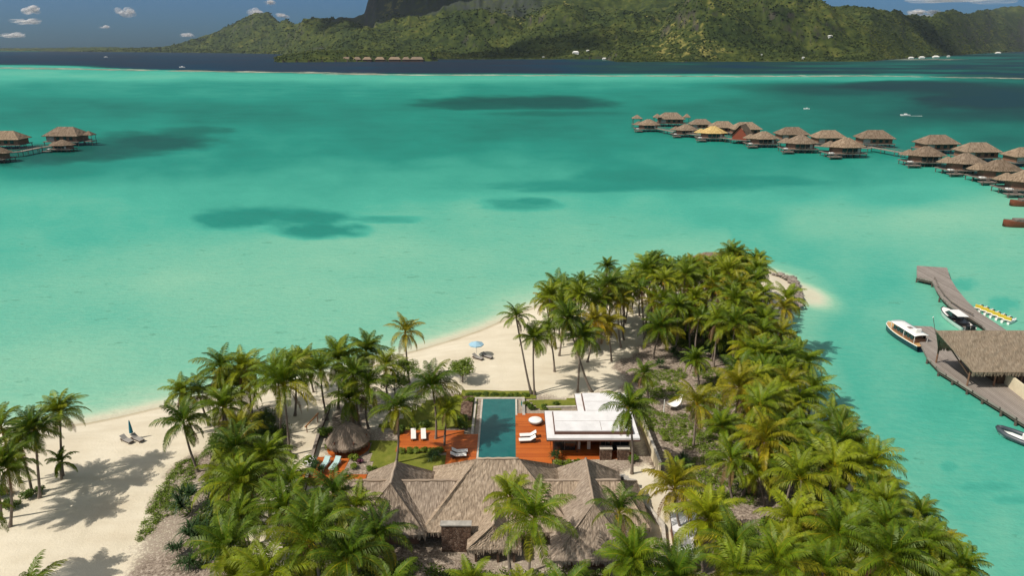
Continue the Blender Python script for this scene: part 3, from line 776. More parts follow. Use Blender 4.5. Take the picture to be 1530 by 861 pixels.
# the dense stands: spread over ground areas, each palm its own thing
def scatter(poly, spacing, seed, hr, low=False):
    r = random.Random(seed); P = W(poly, 1)
    xs = [p[0] for p in P]; ys = [p[1] for p in P]; out = []
    A = np.array(P)
    for _ in range(6000):
        x = r.uniform(min(xs), max(xs)); y = r.uniform(min(ys), max(ys))
        if poly_sd(np.array([x]), np.array([y]), P)[0] < 0: continue
        q_ = proj((x, y, 9.5))
        if q_[0] > 1138 and q_[1] < 452: continue
        q_ = proj((x, y, 1+sum(hr)/2))
        if (575 < q_[0] < 775 and q_[1] > 690) or (960 < q_[0] < 1062 and 600 < q_[1] < 862) or (395 < q_[0] < 490 and q_[1] < 745) or (378 < q_[0] < 432 and q_[1] < 840): continue
        hgt = r.uniform(*hr)
        if x > -5 and y > 95:
            q_ = proj((x, y, 1+hgt))
            if q_[0] > 770 and q_[1] < np.interp(q_[0], [780, 812, 850, 905, 950, 980, 1050, 1100, 1140], [468, 444, 430, 420, 414, 402, 397, 392, 402]): continue
        if any((x-b.x)**2+(y-b.y)**2 < (spacing*.8)**2 or (x-c.x)**2+(y-c.y)**2 < (spacing*.75)**2 for _, b, c in PALMS): continue
        b = Vector((x, y, max(.4, gz(x, y)))); lean = Vector((r.uniform(-1.5, 1.5), r.uniform(-1.3, 1.3), hgt))
        yl = r.random() < .22
        palm(b, b+lean, 'auto', mesh=(r.choice(crown_y) if yl else (r.choice(young) if low and r.random() < .5 else None)), scale=r.uniform(.78, 1.15)*(.8 if low else 1), r0=(.12 if low else .17)); out.append(PALMS[-1]+(yl,))
    return out
G1 = [(812, 508), (850, 475), (940, 452), (1050, 440), (1120, 438), (1140, 462), (1158, 492), (1168, 560), (1120, 575), (1080, 560), (1035, 545), (1000, 535), (960, 512), (930, 515), (880, 545), (830, 535)]
G2 = [(1100, 560), (1172, 560), (1196, 622), (1236, 692), (1284, 762), (1342, 828), (1412, 910), (1340, 945), (1240, 880), (1180, 800), (1128, 750), (1104, 690), (1120, 640), (1100, 600)]
auto = scatter(G1, 3.35, 1, (6.5, 11))
auto += scatter(G2, 3.2, 2, (4.8, 7.5))
auto += scatter([(1000, 455), (1130, 440), (1160, 492), (1170, 560), (1100, 568), (1010, 530)], 2.7, 12, (3.5, 6), True)
auto += scatter(G2, 2.6, 13, (3, 5), True)
auto += scatter([(960, 890), (1180, 862), (1260, 960), (960, 975)], 4.2, 14, (5, 7))
auto += scatter([(350, 830), (430, 800), (560, 880), (640, 900), (640, 970), (340, 970)], 4.2, 15, (5.5, 8))
auto += scatter([(300, 650), (400, 606), (430, 620), (415, 700), (390, 790), (345, 790), (330, 690)], 4.4, 4, (4, 6.5))
ORD = 'first second third fourth fifth sixth seventh eighth ninth tenth eleventh twelfth thirteenth fourteenth fifteenth sixteenth seventeenth eighteenth nineteenth twentieth'.split()
COLS = [(700, 'the beach end of the grove'), (826, 'the white roof corner'), (850, 'the white roof middle'), (876, 'the rear roof wing'), (902, 'the rear wing middle'),
        (928, 'the tall pavilion palm'), (954, 'the pale garden wall'), (980, 'the pale wall end'), (1006, 'the white hammock'), (1032, 'the golden palm'), (1058, 'the brown hut roof'),
        (1084, 'the leaning clearing palm'), (1110, 'the paired thin palms'), (1136, 'the inner end of the spit'), (1162, 'the stone-edged spit')]
LCOL = [(-999, 'the closed umbrella'), (330, 'the spiky bushes'), (370, 'the skirted footpath palm'), (420, 'the footpath wall'), (460, 'the two blue loungers'), (510, 'the gazebo'), (560, 'the white skylight'), (620, 'the stone entrance block')]
ROWS = [(0, 'the tip of the sandy spit'), (470, 'the boat with the white canopy'), (505, 'the gable of the boathouse'), (540, 'the boathouse eave'), (572, 'the cream dock wall'), (602, 'the end of the timber dock'), (632, 'the grey inflatable'), (662, 'the orange-tipped palm'), (692, 'the garden lawn'), (722, 'the horizontal-ribbed palm'),
        (752, 'the white outhouse'), (782, 'the brown-hearted palm'), (812, 'the small palm standing apart'), (842, 'the bottom edge'), (880, 'the frame bottom below the outhouse')]
buck = {}
for t_, b, c, yl in auto:
    x, y = proj(c)
    if y < 560 and x > 760:
        k = ('col', [n_ for v_, n_ in COLS if x >= v_][-1]); s_ = -y
    elif x > 960:
        k = ('row', [n_ for v_, n_ in ROWS if y >= v_][-1]); s_ = -x
    else:
        k = ('isl', [n_ for v_, n_ in LCOL if x >= v_][-1]); s_ = y
    buck.setdefault(k, []).append((s_, t_, yl))
for (kind, nm), L_ in buck.items():
    L_.sort(key=lambda q: q[0])
    for i, (s_, t_, yl) in enumerate(L_):
        look = 'yellow-green' if yl else 'dark green'
        if kind == 'col': t_['label'] = f'{look} grove palm in line with {nm}, {ORD[i]} seawards'; t_['group'] = 'palms of the dense grove behind the pavilion'
        elif kind == 'row': t_['label'] = f'{look} bank palm level with {nm}, {ORD[i]} from the channel'; t_['group'] = 'palms crowding the channel bank'
        else: t_['label'] = f'{look} low thicket palm in line with {nm}, {ORD[i]} inland'; t_['group'] = 'palms crowding the beach thicket'

print('palms', len(PALMS), {k: len(v) for k, v in buck.items()})

# ================================================================ bushes
def leaf_cloud(mb, c, rad, n, size, r, tint=(0, .5), flat=1.0):
    for _ in range(n):
        d = Vector((r.gauss(0, 1), r.gauss(0, 1), r.gauss(0, 1))).normalized()
        if d.z < -.5: d.z *= -1
        q = rad*(r.random()**.35)
        p = Vector(c)+Vector((d.x*q, d.y*q, d.z*q*flat))
        u = Vector((r.gauss(0, 1), r.gauss(0, 1), r.gauss(0, .6))).normalized(); v_ = u.cross(d+Vector((.01, .3*r.random(), .4))).normalized()
        s_ = size*r.uniform(.6, 1.3)
        mb.add([p-u*s_, p+v_*s_*.45, p+u*s_, p-v_*s_*.45], [(0, 1, 2, 3)], tint=r.uniform(*tint))
def blob_bush(seed, w=1.0, h=1.0, n=700, size=.11, tint=(0, .5)):
    r = random.Random(seed); mb = MB()
    for k in range(6):
        a = r.uniform(0, 6.28); q = r.uniform(.2, .55)*w
        leaf_cloud(mb, (q*math.cos(a), q*math.sin(a), h*r.uniform(.3, .6)), w*r.uniform(.4, .6), n//6, size, r, tint, h/w)
    return mb
def rosette(seed, n=60, L=1.1, w=.07):
    """strappy spiky plant with several heads"""
    r = random.Random(seed); mb = MB()
    for hd in range(5):
        cx, cy, cz = r.uniform(-.7, .7), r.uniform(-.7, .7), r.uniform(.4, 1.2)
        for k in range(n//2):
            a = r.uniform(0, 6.28); e = r.uniform(-.1, 1.3); l_ = L*r.uniform(.6, 1.1)
            d = Vector((math.cos(a)*math.cos(e), math.sin(a)*math.cos(e), math.sin(e))); sv = Vector((-math.sin(a), math.cos(a), 0))*w*.5
            p0 = Vector((cx, cy, cz)); p1 = p0+d*l_*.6; p2 = p1+(d+Vector((0, 0, -.9))).normalized()*l_*.45
            mb.add([p0-sv, p0+sv, p1+sv, p1-sv, p2], [(0, 1, 2, 3), (3, 2, 4)], tint=r.uniform(0, .35))
    return mb
BUSH = {}
for k, (fn, mat) in {'round': (lambda: blob_bush(1, 1.0, 1.0, 900, .12), 'bush_leaf'), 'low': (lambda: blob_bush(2, 1.0, .55, 600, .12, (0, .6)), 'bush_leaf'),
                     'bright': (lambda: blob_bush(3, 1.0, .9, 900, .12, (0, .7)), 'bright_leaf'), 'purple': (lambda: blob_bush(4, 1.0, .9, 300, .16), 'purple_leaf'),
                     'spiky': (lambda: rosette(5), 'spiky_leaf'), 'spiky2': (lambda: rosette(6, 70, 1.3), 'spiky_leaf')}.items():
    o = fn().build('foliage', mat); BUSH[k] = o.data; bpy.data.objects.remove(o)
def bush(kind, px, py, s_, label, cat='bush', name='shrub', group=None, sz=1.0, z=None):
    p = at(px, py, 1.3 if z is None else z); p.z = gz(p.x, p.y) if z is None else z
    o = bpy.data.objects.new(name, BUSH[kind]); COL.objects.link(o); o.location = p; o.rotation_euler = (0, 0, rnd.uniform(0, 6)); o.scale = (s_, s_, s_*sz)
    return tag(o, label, cat, group)
# ================================================================ thatch roofs
def patch(mb, a, b, c, d, nu=14, nv=8, jit=.05, r=rnd, sag=0):
    """quad a,b (eave) c,d (ridge): a->b along the eave, d above a, c above b; UV in metres"""
    a, b, c, d = map(Vector, (a, b, c, d)); L = max((b-a).length, (c-d).length); H = max((d-a).length, (c-b).length)
    nrm = (b-a).cross(d-a).normalized() if (d-a).length > .01 else (b-a).cross(c-a).normalized()
    if nrm.z < 0: nrm = -nrm
    vs = []; uv = []
    for j in range(nv+1):
        t_ = j/nv
        for i in range(nu+1):
            s_ = i/nu; p = (a.lerp(b, s_)).lerp(d.lerp(c, s_), t_)
            if 0 < j < nv and 0 < i < nu: p = p+nrm*(r.uniform(-jit, jit)-sag*math.sin(math.pi*t_))
            vs.append(p)
            base = (a.lerp(b, s_)-a).dot((b-a).normalized()) if L else 0
            uv.append((((p-a).dot((b-a).normalized())), (1-t_)*H))
    fs = []; fu = []
    for j in range(nv):
        for i in range(nu):
            q = (j*(nu+1)+i, j*(nu+1)+i+1, (j+1)*(nu+1)+i+1, (j+1)*(nu+1)+i)
            fs.append(q); fu.append([uv[k] for k in q])
    mb.add(vs, fs, fu)
def fringe(mb, a, b, r=rnd, n=None, drop=.38, thick=.22):
    """shaggy eave: thickness band plus hanging straw tufts"""
    a, b = Vector(a), Vector(b); L = (b-a).length; n = n or int(L*7)
    d = (b-a).normalized(); out = Vector((d.y, -d.x, 0))
    for k in range(n):
        s_ = (k+r.random())/n*L; w_ = r.uniform(.05, .16); h_ = drop*r.uniform(.45, 1.1)
        p = a+d*s_+out*r.uniform(-.04, .08)
        q = p+Vector((0, 0, -h_))-out*r.uniform(.0, .12)+d*r.uniform(-.05, .05)
        mb.add([p-d*w_+Vector((0, 0, .05)), p+d*w_+Vector((0, 0, .05)), q+d*w_*.4, q-d*w_*.4], [(0, 1, 2, 3)], [[(s_, 0), (s_+w_, 0), (s_+w_, h_), (s_, h_)]])
def hip(mb, x0, x1, y0, y1, ze, zr, rx0, rx1, ry0, ry1, fr=True, nu=14, nv=8, jit=.05, soffit=True, drop=.38, sag=0):
    """hip roof: eave rectangle, ridge from (rx0,ry0) to (rx1,ry1)"""
    A, B, C_, D_ = (x0, y0, ze), (x1, y0, ze), (x1, y1, ze), (x0, y1, ze)
    if abs(rx1-rx0) >= abs(ry1-ry0):   # ridge along x
        P, Q = (rx0, ry0, zr), (rx1, ry1, zr)
        patch(mb, A, B, Q, P, nu, nv, jit, sag=sag); patch(mb, C_, D_, P, Q, nu, nv, jit, sag=sag)
        patch(mb, B, C_, Q, Q, nu, nv, jit, sag=sag); patch(mb, D_, A, P, P, nu, nv, jit, sag=sag)
    else:
        P, Q = (rx0, ry0, zr), (rx1, ry1, zr)  # P near
        patch(mb, A, B, P, P, nu, nv, jit, sag=sag); patch(mb, C_, D_, Q, Q, nu, nv, jit, sag=sag)
        patch(mb, B, C_, Q, P, nu, nv, jit, sag=sag); patch(mb, D_, A, P, Q, nu, nv, jit, sag=sag)
    if fr:
        for u, v_ in ((A, B), (B, C_), (C_, D_), (D_, A)): fringe(mb, u, v_, drop=drop)
    if soffit: mb.add([(x0+.05, y0+.05, ze-.06), (x1-.05, y0+.05, ze-.06), (x1-.05, y1-.05, ze-.06), (x0+.05, y1-.05, ze-.06)], [(3, 2, 1, 0)])
def ridge_cap(mb, pts, r0=.15):
    pts = [Vector(p) for p in pts]; q = []
    for a, b in zip(pts, pts[1:]):
        n_ = max(2, int((b-a).length*2))
        q += [a.lerp(b, i/n_)+Vector((rnd.uniform(-.04, .04), rnd.uniform(-.04, .04), rnd.uniform(-.04, .04))) for i in range(n_)]
    q.append(pts[-1]); mb.tube(q, [r0*rnd.uniform(.85, 1.15) for _ in q], 6)

# ---------------------------------------------------------------- the villa
V = thing('thatched_villa', (-1.5, 65, 1.2), 'large villa with joined grey thatch hips, stone entrance block below the pool', 'villa')
def VP(p): return (p[0]+1.5, p[1]-65, p[2]-1.2)
def vroof(args, caps, name='roof', **kw):
    mb = MB(); x0, x1, y0, y1, ze, zr, rx0, rx1, ry0, ry1 = args
    hip(mb, x0+1.5, x1+1.5, y0-65, y1-65, ze-1.2, zr-1.2, rx0+1.5, rx1+1.5, ry0-65, ry1-65, nu=30, nv=16, jit=.045, drop=.65, **dict({'sag': .16}, **kw))
    o = mb.build(name, 'thatch_grey', V)
    mb = MB()
    for c_ in caps: ridge_cap(mb, [VP(p) for p in c_])
    mb.build('ridge_cap', 'thatch_cap', o, smooth=True); return o
thatch('thatch_cap', (.20, .15, .11), (.42, .34, .27), (.62, .52, .43))
vroof((-9.2, 6.6, 60, 72.0, 3.4, 8.5, -3.7, .7, 65.6, 65.6), [[(-3.7, 65.6, 8.5), (.7, 65.6, 8.5)]], sag=.28)
vroof((-16.6, -8.6, 59.6, 70.8, 3.4, 7.2, -12.6, -12.6, 63, 67.1), [[(-12.6, 63, 7.2), (-12.6, 67.1, 7.2)]])
vroof((3.8, 12.4, 56.0, 71.2, 3.2, 7.2, 8.1, 8.1, 59.6, 67.7), [[(8.1, 59.6, 7.2), (8.1, 67.7, 7.2)]])
vroof((-20.4, -3.0, 60.6, 69.4, 3.3, 6.2, -17.2, -5, 65, 65), [[(-17.2, 65, 6.2), (-5, 65, 6.2)]])
vroof((2.0, 14.2, 60.8, 69.2, 3.3, 6.25, 3.0, 11.4, 65, 65), [[(3, 65, 6.25), (11.4, 65, 6.25)]])
# entrance porch thatch
vroof((-4.5, .9, 57.9, 63.5, 3.0, 5.6, -1.8, -1.8, 58.4, 62.0), [[(-1.8, 58.4, 5.6), (-1.8, 62, 5.6)]], name='porch_roof')
def vbox(name, x0, x1, y0, y1, z0, z1, mat, bev=0):
    return MB().box(x0+1.5, x1+1.5, y0-65, y1-65, z0-1.2, z1-1.2).build(name, mat, V, bevel=bev)
vbox('wall', -8.2, 5.6, 61.6, 70.8, .9, 3.5, 'brown_wood'); vbox('wall', -15.6, -9.6, 60.8, 69.6, .9, 3.5, 'brown_wood')
vbox('wall', 4.9, 11.4, 57.4, 70.0, .9, 3.4, 'brown_wood'); vbox('wall', -19.3, -15.7, 61.9, 68.2, .9, 3.4, 'pale_stone'); vbox('wall', 11.6, 13.4, 62, 68, .9, 3.4, 'pale_stone')
e = vbox('entrance_block', -7.1, -4.15, 59.5, 60.15, .9, 4.6, 'stone_wall')
mbc = MB().box(-7.2+1.5, -4.05+1.5, 59.42-65, 60.2-65, 4.603-1.2, 4.72-1.2); mbc.build('coping', 'concrete', e)
for x in (-3.6, -1.4, .2):
    vbox('post', x-.12, x+.12, 58.1, 58.34, .9, 3.2, 'dark_wood')
# windows along the near verandah
for x in (-7.0, -2.2, 1.8):
    f_ = vbox('window', x, x+1.4, 61.52, 61.62, 1.6, 3.1, 'dark_wood'); MB().box(x+.1+1.5, x+1.3+1.5, 61.49-65, 61.53-65, .5, 1.8).build('pane', 'glass', f_)
sk = MB(); pa = [at(574, 779, 3.75), at(608, 779, 3.75), at(607, 763, 3.9), at(574, 763, 3.9)]
x0 = pa[0].x; x1 = pa[1].x; y0 = pa[0].y; y1 = pa[2].y
sk.box(x0-1.2+1.5, x1+1.5, y0-65, y1-65, 2.85, 3.15); o = sk.build('skylight_roof', 'roof_membrane', V, bevel=.03)
MB().box((x0+x1)/2-.63+1.5, (x0+x1)/2-.57+1.5, y0-64.98, y1-65.02, 3.15, 3.19).build('glazing_bar', 'grey_fascia', o)
vbox('skylight_wall', x0-1.1, x1-.1, y0+.15, y1+2, .9, 4.0, 'pale_stone')
# terrace steps in front
st = thing('entrance_steps', (-1, 56.5, 1.2), 'stone steps and terrace leading up to the villa porch', 'steps')
MB().box(-9, 7, .2, 3.2, -.6, .02).build('terrace', 'concrete', st)
for i in range(6):
    y_ = .2-.45*i; MB().box(-1.5, 2.6, y_-.45, y_, -.5, -.02-.13*i).build('tread', 'pale_stone', st, bevel=.02)
MB().box(-9, -1.52, -2.6, .18, -.5, .0).build('retaining_wall', 'stone_wall', st)
MB().box(2.62, 7, -2.6, .18, -.5, .0).build('retaining_wall', 'stone_wall', st)

# ---------------------------------------------------------------- flat roofed pavilion
P_ = thing('pool_pavilion', (10, 82, 1.2), 'low white pavilion with L-shaped flat roof beside the pool deck', 'pavilion')
def pl(poly): return [(x-10, y-82) for x, y in poly]
Lp = [(4.3, 76.4), (15.7, 76.4), (15.7, 88.2), (8.7, 88.2), (8.7, 83.3), (4.3, 83.3)]
Li = [(5.35, 77.35), (14.9, 77.35), (14.9, 87.5), (9.6, 87.5), (9.6, 82.4), (5.35, 82.4)]
Lw = [(5.0, 77.9), (15.0, 77.9), (15.0, 87.7), (9.2, 87.7), (9.2, 82.7), (5.0, 82.7)]
Z0 = 1.2
def off(poly, d):
    n = len(poly); out = []
    for i in range(n):
        p0, p1, p2 = Vector(poly[i-1]).to_2d(), Vector(poly[i]).to_2d(), Vector(poly[(i+1) % n]).to_2d()
        e1 = (p1-p0).normalized(); e2 = (p2-p1).normalized(); n1 = Vector((-e1.y, e1.x)); n2 = Vector((-e2.y, e2.x)); out.append(tuple(p1+(n1+n2)*d))
    return out
rf = MB().prism(pl(Lp), 4.28-Z0, 4.55-Z0).build('roof', 'roof_membrane', P_)
MB().prism(pl(off(Lp, -.06)), 4.12-Z0, 4.276-Z0).build('fascia', 'dark_fascia', rf)
MB().prism(pl(off(Li, -.10)), 4.553-Z0, 4.90-Z0).build('parapet', 'dark_fascia', rf)
up_ = MB().prism(pl(off(Li, .02)), 4.903-Z0, 5.03-Z0).build('upper_roof', 'roof_membrane', rf)
for y_ in (79.7, 82.6, 85.1):
    pass
mb = MB()
for (xa, xb, ya, yb) in ((5.5, 14.8, 79.75, 79.80), (9.8, 14.8, 82.5, 82.55), (9.8, 14.8, 85.0, 85.05), (11.1, 11.15, 77.5, 79.7)): mb.box(xa-10, xb-10, ya-82, yb-82, 5.03-Z0, 5.036-Z0)
mb.build('roof_seam', 'grey_fascia', up_)
MB().prism(pl([(5.0, 77.6), (15.0, 77.6), (15.0, 87.7), (9.2, 87.7), (9.2, 82.7), (5.0, 82.7)]), -.3, 1.62-Z0).build('floor_slab', 'deck_orange', P_)
MB().box(-5, 5, .5, .72, 1.63-Z0, 4.11-Z0).build('back_wall', 'cream_render', P_)
MB().box(4.75, 5.0, -4.1, 5.6, 1.63-Z0, 4.11-Z0).build('side_wall', 'cream_render', P_)
MB().box(-.8, 4.72, 5.4, 5.62, 1.63-Z0, 4.11-Z0).build('back_wall', 'cream_render', P_)
for x in (-4.9, -1.9, 1.0, 2.4): MB().box(x, x+.16, -4.1, -3.94, 1.625-Z0, 4.11-Z0).build('post', 'dark_fascia', P_)
for x0_, x1_ in ((-4.7, -2.0), (1.2, 2.35), (2.6, 4.7)):
    f_ = MB().box(x0_, x1_, -3.6, -3.56, 1.63-Z0, 4.11-Z0).build('glass_door', 'glass', P_)
    MB().box((x0_+x1_)/2-.03, (x0_+x1_)/2+.03, -3.64, -3.603, 1.63-Z0, 4.1-Z0).build('door_frame', 'grey_fascia', f_)
for x in (-1.8, -.5): # curtains
    mbq = MB(); n_ = 12
    vs = [(x+.42*k/n_, -3.4+.05*math.sin(k*2), z) for z in (1.64-Z0, 4.1-Z0) for k in range(n_+1)]
    mbq.add(vs, [(k, k+1, n_+2+k, n_+1+k) for k in range(n_)]); mbq.build('curtain', 'cushion', P_)
MB().box(-2.4, -1.2, -2.4, -1.0, 1.63-Z0, 2.1-Z0).build('sofa', 'grey_wicker', P_)
for i in range(3): MB().box(2.5, 4.0, -5.1-.42*i, -4.68-.42*i, -.3, 1.45-Z0-.16*i).build('step', 'deck_orange', P_)
# gate piers of stacked wicker-like stone with pale caps
for px_, lab in ((905, 'brown stone pier with pale cap on the curtain side of the pavilion steps'), (931, 'brown stone pier with pale cap on the garden wall side of the pavilion steps')):
    b = at(px_, 690, 1.3); g_ = thing('gate_pier', b, lab, 'pier', 'stone piers beside the pavilion steps')
    MB().box(-.72, .72, 0, .7, -.4, 1.7).build('shaft', 'stone_wall', g_); MB().box(-.78, .78, -.06, .76, 1.7, 1.8).build('cap', 'pale_stone', g_, bevel=.02)

# ---------------------------------------------------------------- pool
t = MT('pool_water'); v = t.coord('World'); n = t.noise(v, .8, 3, .5)
br = t.n('ShaderNodeTexBrick'); t.l(t.coord('World', (1, 1, 1)), br.inputs[0]); br.inputs['Scale'].default_value = 2.2; br.offset = 0
br.inputs['Color1'].default_value = (.012, .115, .115, 1); br.inputs['Color2'].default_value = (.016, .145, .14, 1); br.inputs['Mortar'].default_value = (.012, .10, .10, 1); br.inputs['Mortar Size'].default_value = .03
c = t.mix(.35, br.outputs[0], t.ramp(n, [(.3, (.008, .10, .105)), (.7, (.022, .17, .16))]))
t.base(c, .08, .5); t.bump(t.noise(v, 1.6, 3, .5), .12, .05); M['pool_water'] = t.m
Q = thing('swimming_pool', (-1.9, 83, 1.2), 'rectangular green-tiled swimming pool with overflow channels and pale coping', 'pool')
def qb(name, x0, x1, y0, y1, z0, z1, mat, par=None, bev=0): return MB().box(x0+1.9, x1+1.9, y0-83, y1-83, z0-1.2, z1-1.2).build(name, mat, par or Q, bevel=bev)
qb('water', -4.2, .48, 74, 92.4, .4, 1.50, 'pool_water')
qb('overflow_channel', -5.1, -4.45, 82.5, 92.4, .3, 1.28, 'pool_water'); qb('overflow_channel', .75, 1.45, 87.4, 92.4, .3, 1.28, 'pool_water')
qb('coping', -5.45, 1.85, 92.4, 92.8, .3, 1.62, 'pale_stone', bev=.02); qb('coping', -4.45, -4.2, 74, 92.4, .3, 1.53, 'pale_stone', bev=.01)
qb('coping', .48, .75, 87.6, 92.4, .3, 1.53, 'pale_stone', bev=.01); qb('coping', -5.45, -5.1, 82.5, 92.4, .3, 1.56, 'pale_stone', bev=.02); qb('coping', 1.45, 1.85, 87.6, 92.4, .3, 1.58, 'concrete', bev=.02)
qb('planter_wall', -7.2, -5.6, 86.2, 92.6, .3, 1.9, 'stone_wall')
# decks
def deck(poly, label, z=1.56):
    cx = sum(p[0] for p in poly)/len(poly); cy = sum(p[1] for p in poly)/len(poly)
    d_ = thing('timber_deck', (cx, cy, 1.0), label, 'deck')
    MB().prism([(x-cx, y-cy) for x, y in poly], -.4, z-1.0-.15).build('deck_skirt', 'dark_wood', d_)
    MB().prism(off([(x-cx, y-cy) for x, y in (poly if sum(poly[i][0]*poly[(i+1) % len(poly)][1]-poly[(i+1) % len(poly)][0]*poly[i][1] for i in range(len(poly))) > 0 else poly[::-1])], -.04), z-1.0-.147, z-1.0).build('boards', 'deck_orange', d_)
    return d_
deck([(.52, 73.5), (4.9, 73.5), (4.9, 88.0), (.78, 88.0), (.78, 87.5), (.52, 87.5)], 'orange timber deck between the pool and the white pavilion')
deck([(-14.7, 78.3), (-8.2, 78.3), (-8.2, 74.6), (-4.5, 74.6), (-4.5, 82.4), (-6.4, 82.4), (-6.4, 83.4), (-14.7, 83.4)], 'orange timber deck on the lawn side of the pool with a palm through it')
deck([(-25.0, 72.0), (-20.8, 72.0), (-20.8, 72.8), (-17.2, 72.8), (-17.2, 70.7), (-25.6, 70.7), (-24.2, 77.2), (-20.4, 77.2), (-20.4, 72.9)][::1][:0] or [(-25.4, 71.2), (-17.2, 71.2), (-17.2, 73.2), (-20.4, 73.2), (-20.2, 77.0), (-24.3, 77.0)], 'small orange timber deck in the bushes behind the low end of the villa', 1.5)
deck([(4.95, 76.6), (14.6, 76.6), (14.6, 77.58), (4.95, 77.58)], 'narrow orange timber strip along the open front of the pavilion', 1.5)

# ---------------------------------------------------------------- loungers
def lounger_proto(mat='cushion', frame='dark_wood', L=2.0):
    t_ = thing('sun_lounger', (0, 0, 0), 'x', 'lounger')
    MB().box(-.34, .34, -1.0, 1.0, .26, .32).build('frame', frame, t_)
    for sx_ in (-1, 1):
        for sy_ in (-.85, .75): MB().box(sx_*.3-.03, sx_*.3+.03, sy_-.03, sy_+.03, 0, .26).build('leg', frame, t_)
    MB().box(-.33, .33, -1.0, .35, .32, .42).build('mattress', mat, t_, bevel=.03)
    mb = MB().box(-.33, .33, 0, .78, 0, .10); mb.xf(Matrix.Translation((0, .35, .33)) @ Matrix.Rotation(R(32), 4, 'X')); mb.build('backrest', mat, t_, bevel=.03)
    return t_
LP0 = lounger_proto(); LPB = lounger_proto('grey_wicker', 'dark_wood'); LPT = lounger_proto('towel', 'white_paint')
usedp = set()
def place(proto, loc, rz, label, group=None, sc=1):
    o = proto if proto.name not in usedp else copy_tree(proto); usedp.add(proto.name)
    o.location = loc; o.rotation_euler = (0, 0, rz); o.scale = (sc, sc, sc*(.84 if 'bungalow' in o.name else 1)); o['label'] = label
    if group: o['group'] = group
    return o
gL = 'white sun loungers on the pool decks'
place(LP0, at(788, 661, 1.57), R(-85), 'white padded lounger on the pavilion deck, the one closer to the villa roof', gL, 1.1)
place(LP0, at(789, 654, 1.57), R(-85), 'white padded lounger on the pavilion deck, the one closer to the sea', gL, 1.1)
place(LP0, at(618, 654, 1.57), R(8), 'white lounger on the lawn-side deck, nearer the thatched gazebo', gL)
place(LP0, at(633, 654, 1.57), R(8), 'white lounger on the lawn-side deck, nearer the deck palm', gL)
place(LP0, at(687, 678, 1.57), R(97), 'white lounger tucked behind the main thatch by the pool, seaward one', gL)
place(LP0, at(685, 684, 1.57), R(97), 'white lounger tucked behind the main thatch by the pool, the one touching the roof', gL)
place(LPT, at(485, 698, 1.52), R(-12), 'pale blue lounger on the small bush deck, beside the white-flowered bush', 'blue loungers on the small deck', 1.1)
place(LPT, at(501, 698, 1.52), R(-12), 'pale blue lounger on the small bush deck, nearer the gazebo', 'blue loungers on the small deck', 1.1)
gB = 'beach loungers on the open sand'
def gpt(px, py):
    p = at(px, py, 1.3); p.z = gz(p.x, p.y); return at(px, py, p.z)
place(LPB, gpt(190, 661), R(60), 'dark wooden beach lounger beside the closed umbrella, the one farther from the palms', gB)
place(LPB, gpt(206, 659), R(60), 'dark wooden beach lounger beside the closed umbrella, the one nearer the palms', gB)
place(LPB, gpt(714, 537), R(55), 'dark wooden beach lounger in the shade of the open blue parasol', gB)
place(LPB, gpt(728, 535), R(55), 'dark wooden beach lounger sitting in the sun past the open blue parasol', gB)
# round day bed
db = thing('day_bed', at(800, 633, 1.57), 'round wicker day bed with white cushion on the pavilion deck', 'day bed')
MB().lathe([(.01, .08), (.75, .1), (.95, .42), (1.0, .5), (.92, .5), (.01, .45)], 28).build('wicker_shell', 'grey_wicker', db, smooth=True)
MB().lathe([(.01, .455), (.88, .50), (.90, .58), (.8, .63), (.01, .65)], 28).build('cushion', 'cushion', db, smooth=True)
# parasols
def parasol(loc, label, open_, mat):
    t_ = thing('parasol', loc, label, 'parasol')
    MB().cyl(0, 0, 0, 2.75, .03, 8).build('pole', 'white_paint', t_)
    if open_:
        mb = MB(); n_ = 8; vs = [(0, 0, 2.75)]+[(1.25*math.cos(k*math.pi/4), 1.25*math.sin(k*math.pi/4), 2.25) for k in range(n_)]+[(1.25*math.cos(k*math.pi/4), 1.25*math.sin(k*math.pi/4), 2.1) for k in range(n_)]
        mb.add(vs, [(0, 1+k, 1+(k+1) % 8) for k in range(8)]+[(1+k, 9+k, 9+(k+1) % 8, 1+(k+1) % 8) for k in range(8)]); mb.build('canopy', mat, t_)
        for k in range(8): MB().tube([(0, 0, 2.5), (1.2*math.cos(k*math.pi/4), 1.2*math.sin(k*math.pi/4), 2.22)], .012, 4).build('rib', 'white_paint', t_)
    else: MB().lathe([(.02, 2.85), (.09, 2.6), (.20, 1.6), (.24, 1.0), (.10, .95)], 10).build('canopy', mat, t_)
    MB().cyl(0, 0, 0, .12, .28, 12).build('base', 'concrete', t_)
parasol(gpt(198, 657), 'closed teal beach umbrella between two dark loungers', False, 'teal_cloth')
parasol(gpt(712, 533), 'open pale blue parasol on the beach beyond the pool', True, 'blue_cloth')

# round thatched gazebo
G_ = thing('garden_gazebo', (-20.9, 79.4, 1.2), 'small round thatched garden gazebo behind the lawn', 'gazebo')
mb = MB(); n_ = 28; prof = [(2.8, 1.45), (2.35, 2.0), (1.7, 2.7), (1.0, 3.25), (.45, 3.55), (.02, 3.65)]
vs = []; uvs = []
for j, (r_, z_) in enumerate(prof):
    for k in range(n_):
        q = 1+rnd.uniform(-.025, .025); vs.append((r_*q*math.cos(2*math.pi*k/n_), r_*q*math.sin(2*math.pi*k/n_), z_+rnd.uniform(-.03, .03)))
fs = []; fu = []
for j in range(len(prof)-1):
    for k in range(n_):
        k2 = (k+1) % n_; fs.append((j*n_+k, j*n_+k2, (j+1)*n_+k2, (j+1)*n_+k)); u0 = k*.7; fu.append([(u0, 4-j*.8), (u0+.7, 4-j*.8), (u0+.7, 3.2-j*.8), (u0, 3.2-j*.8)])
mb.add(vs, fs, fu)
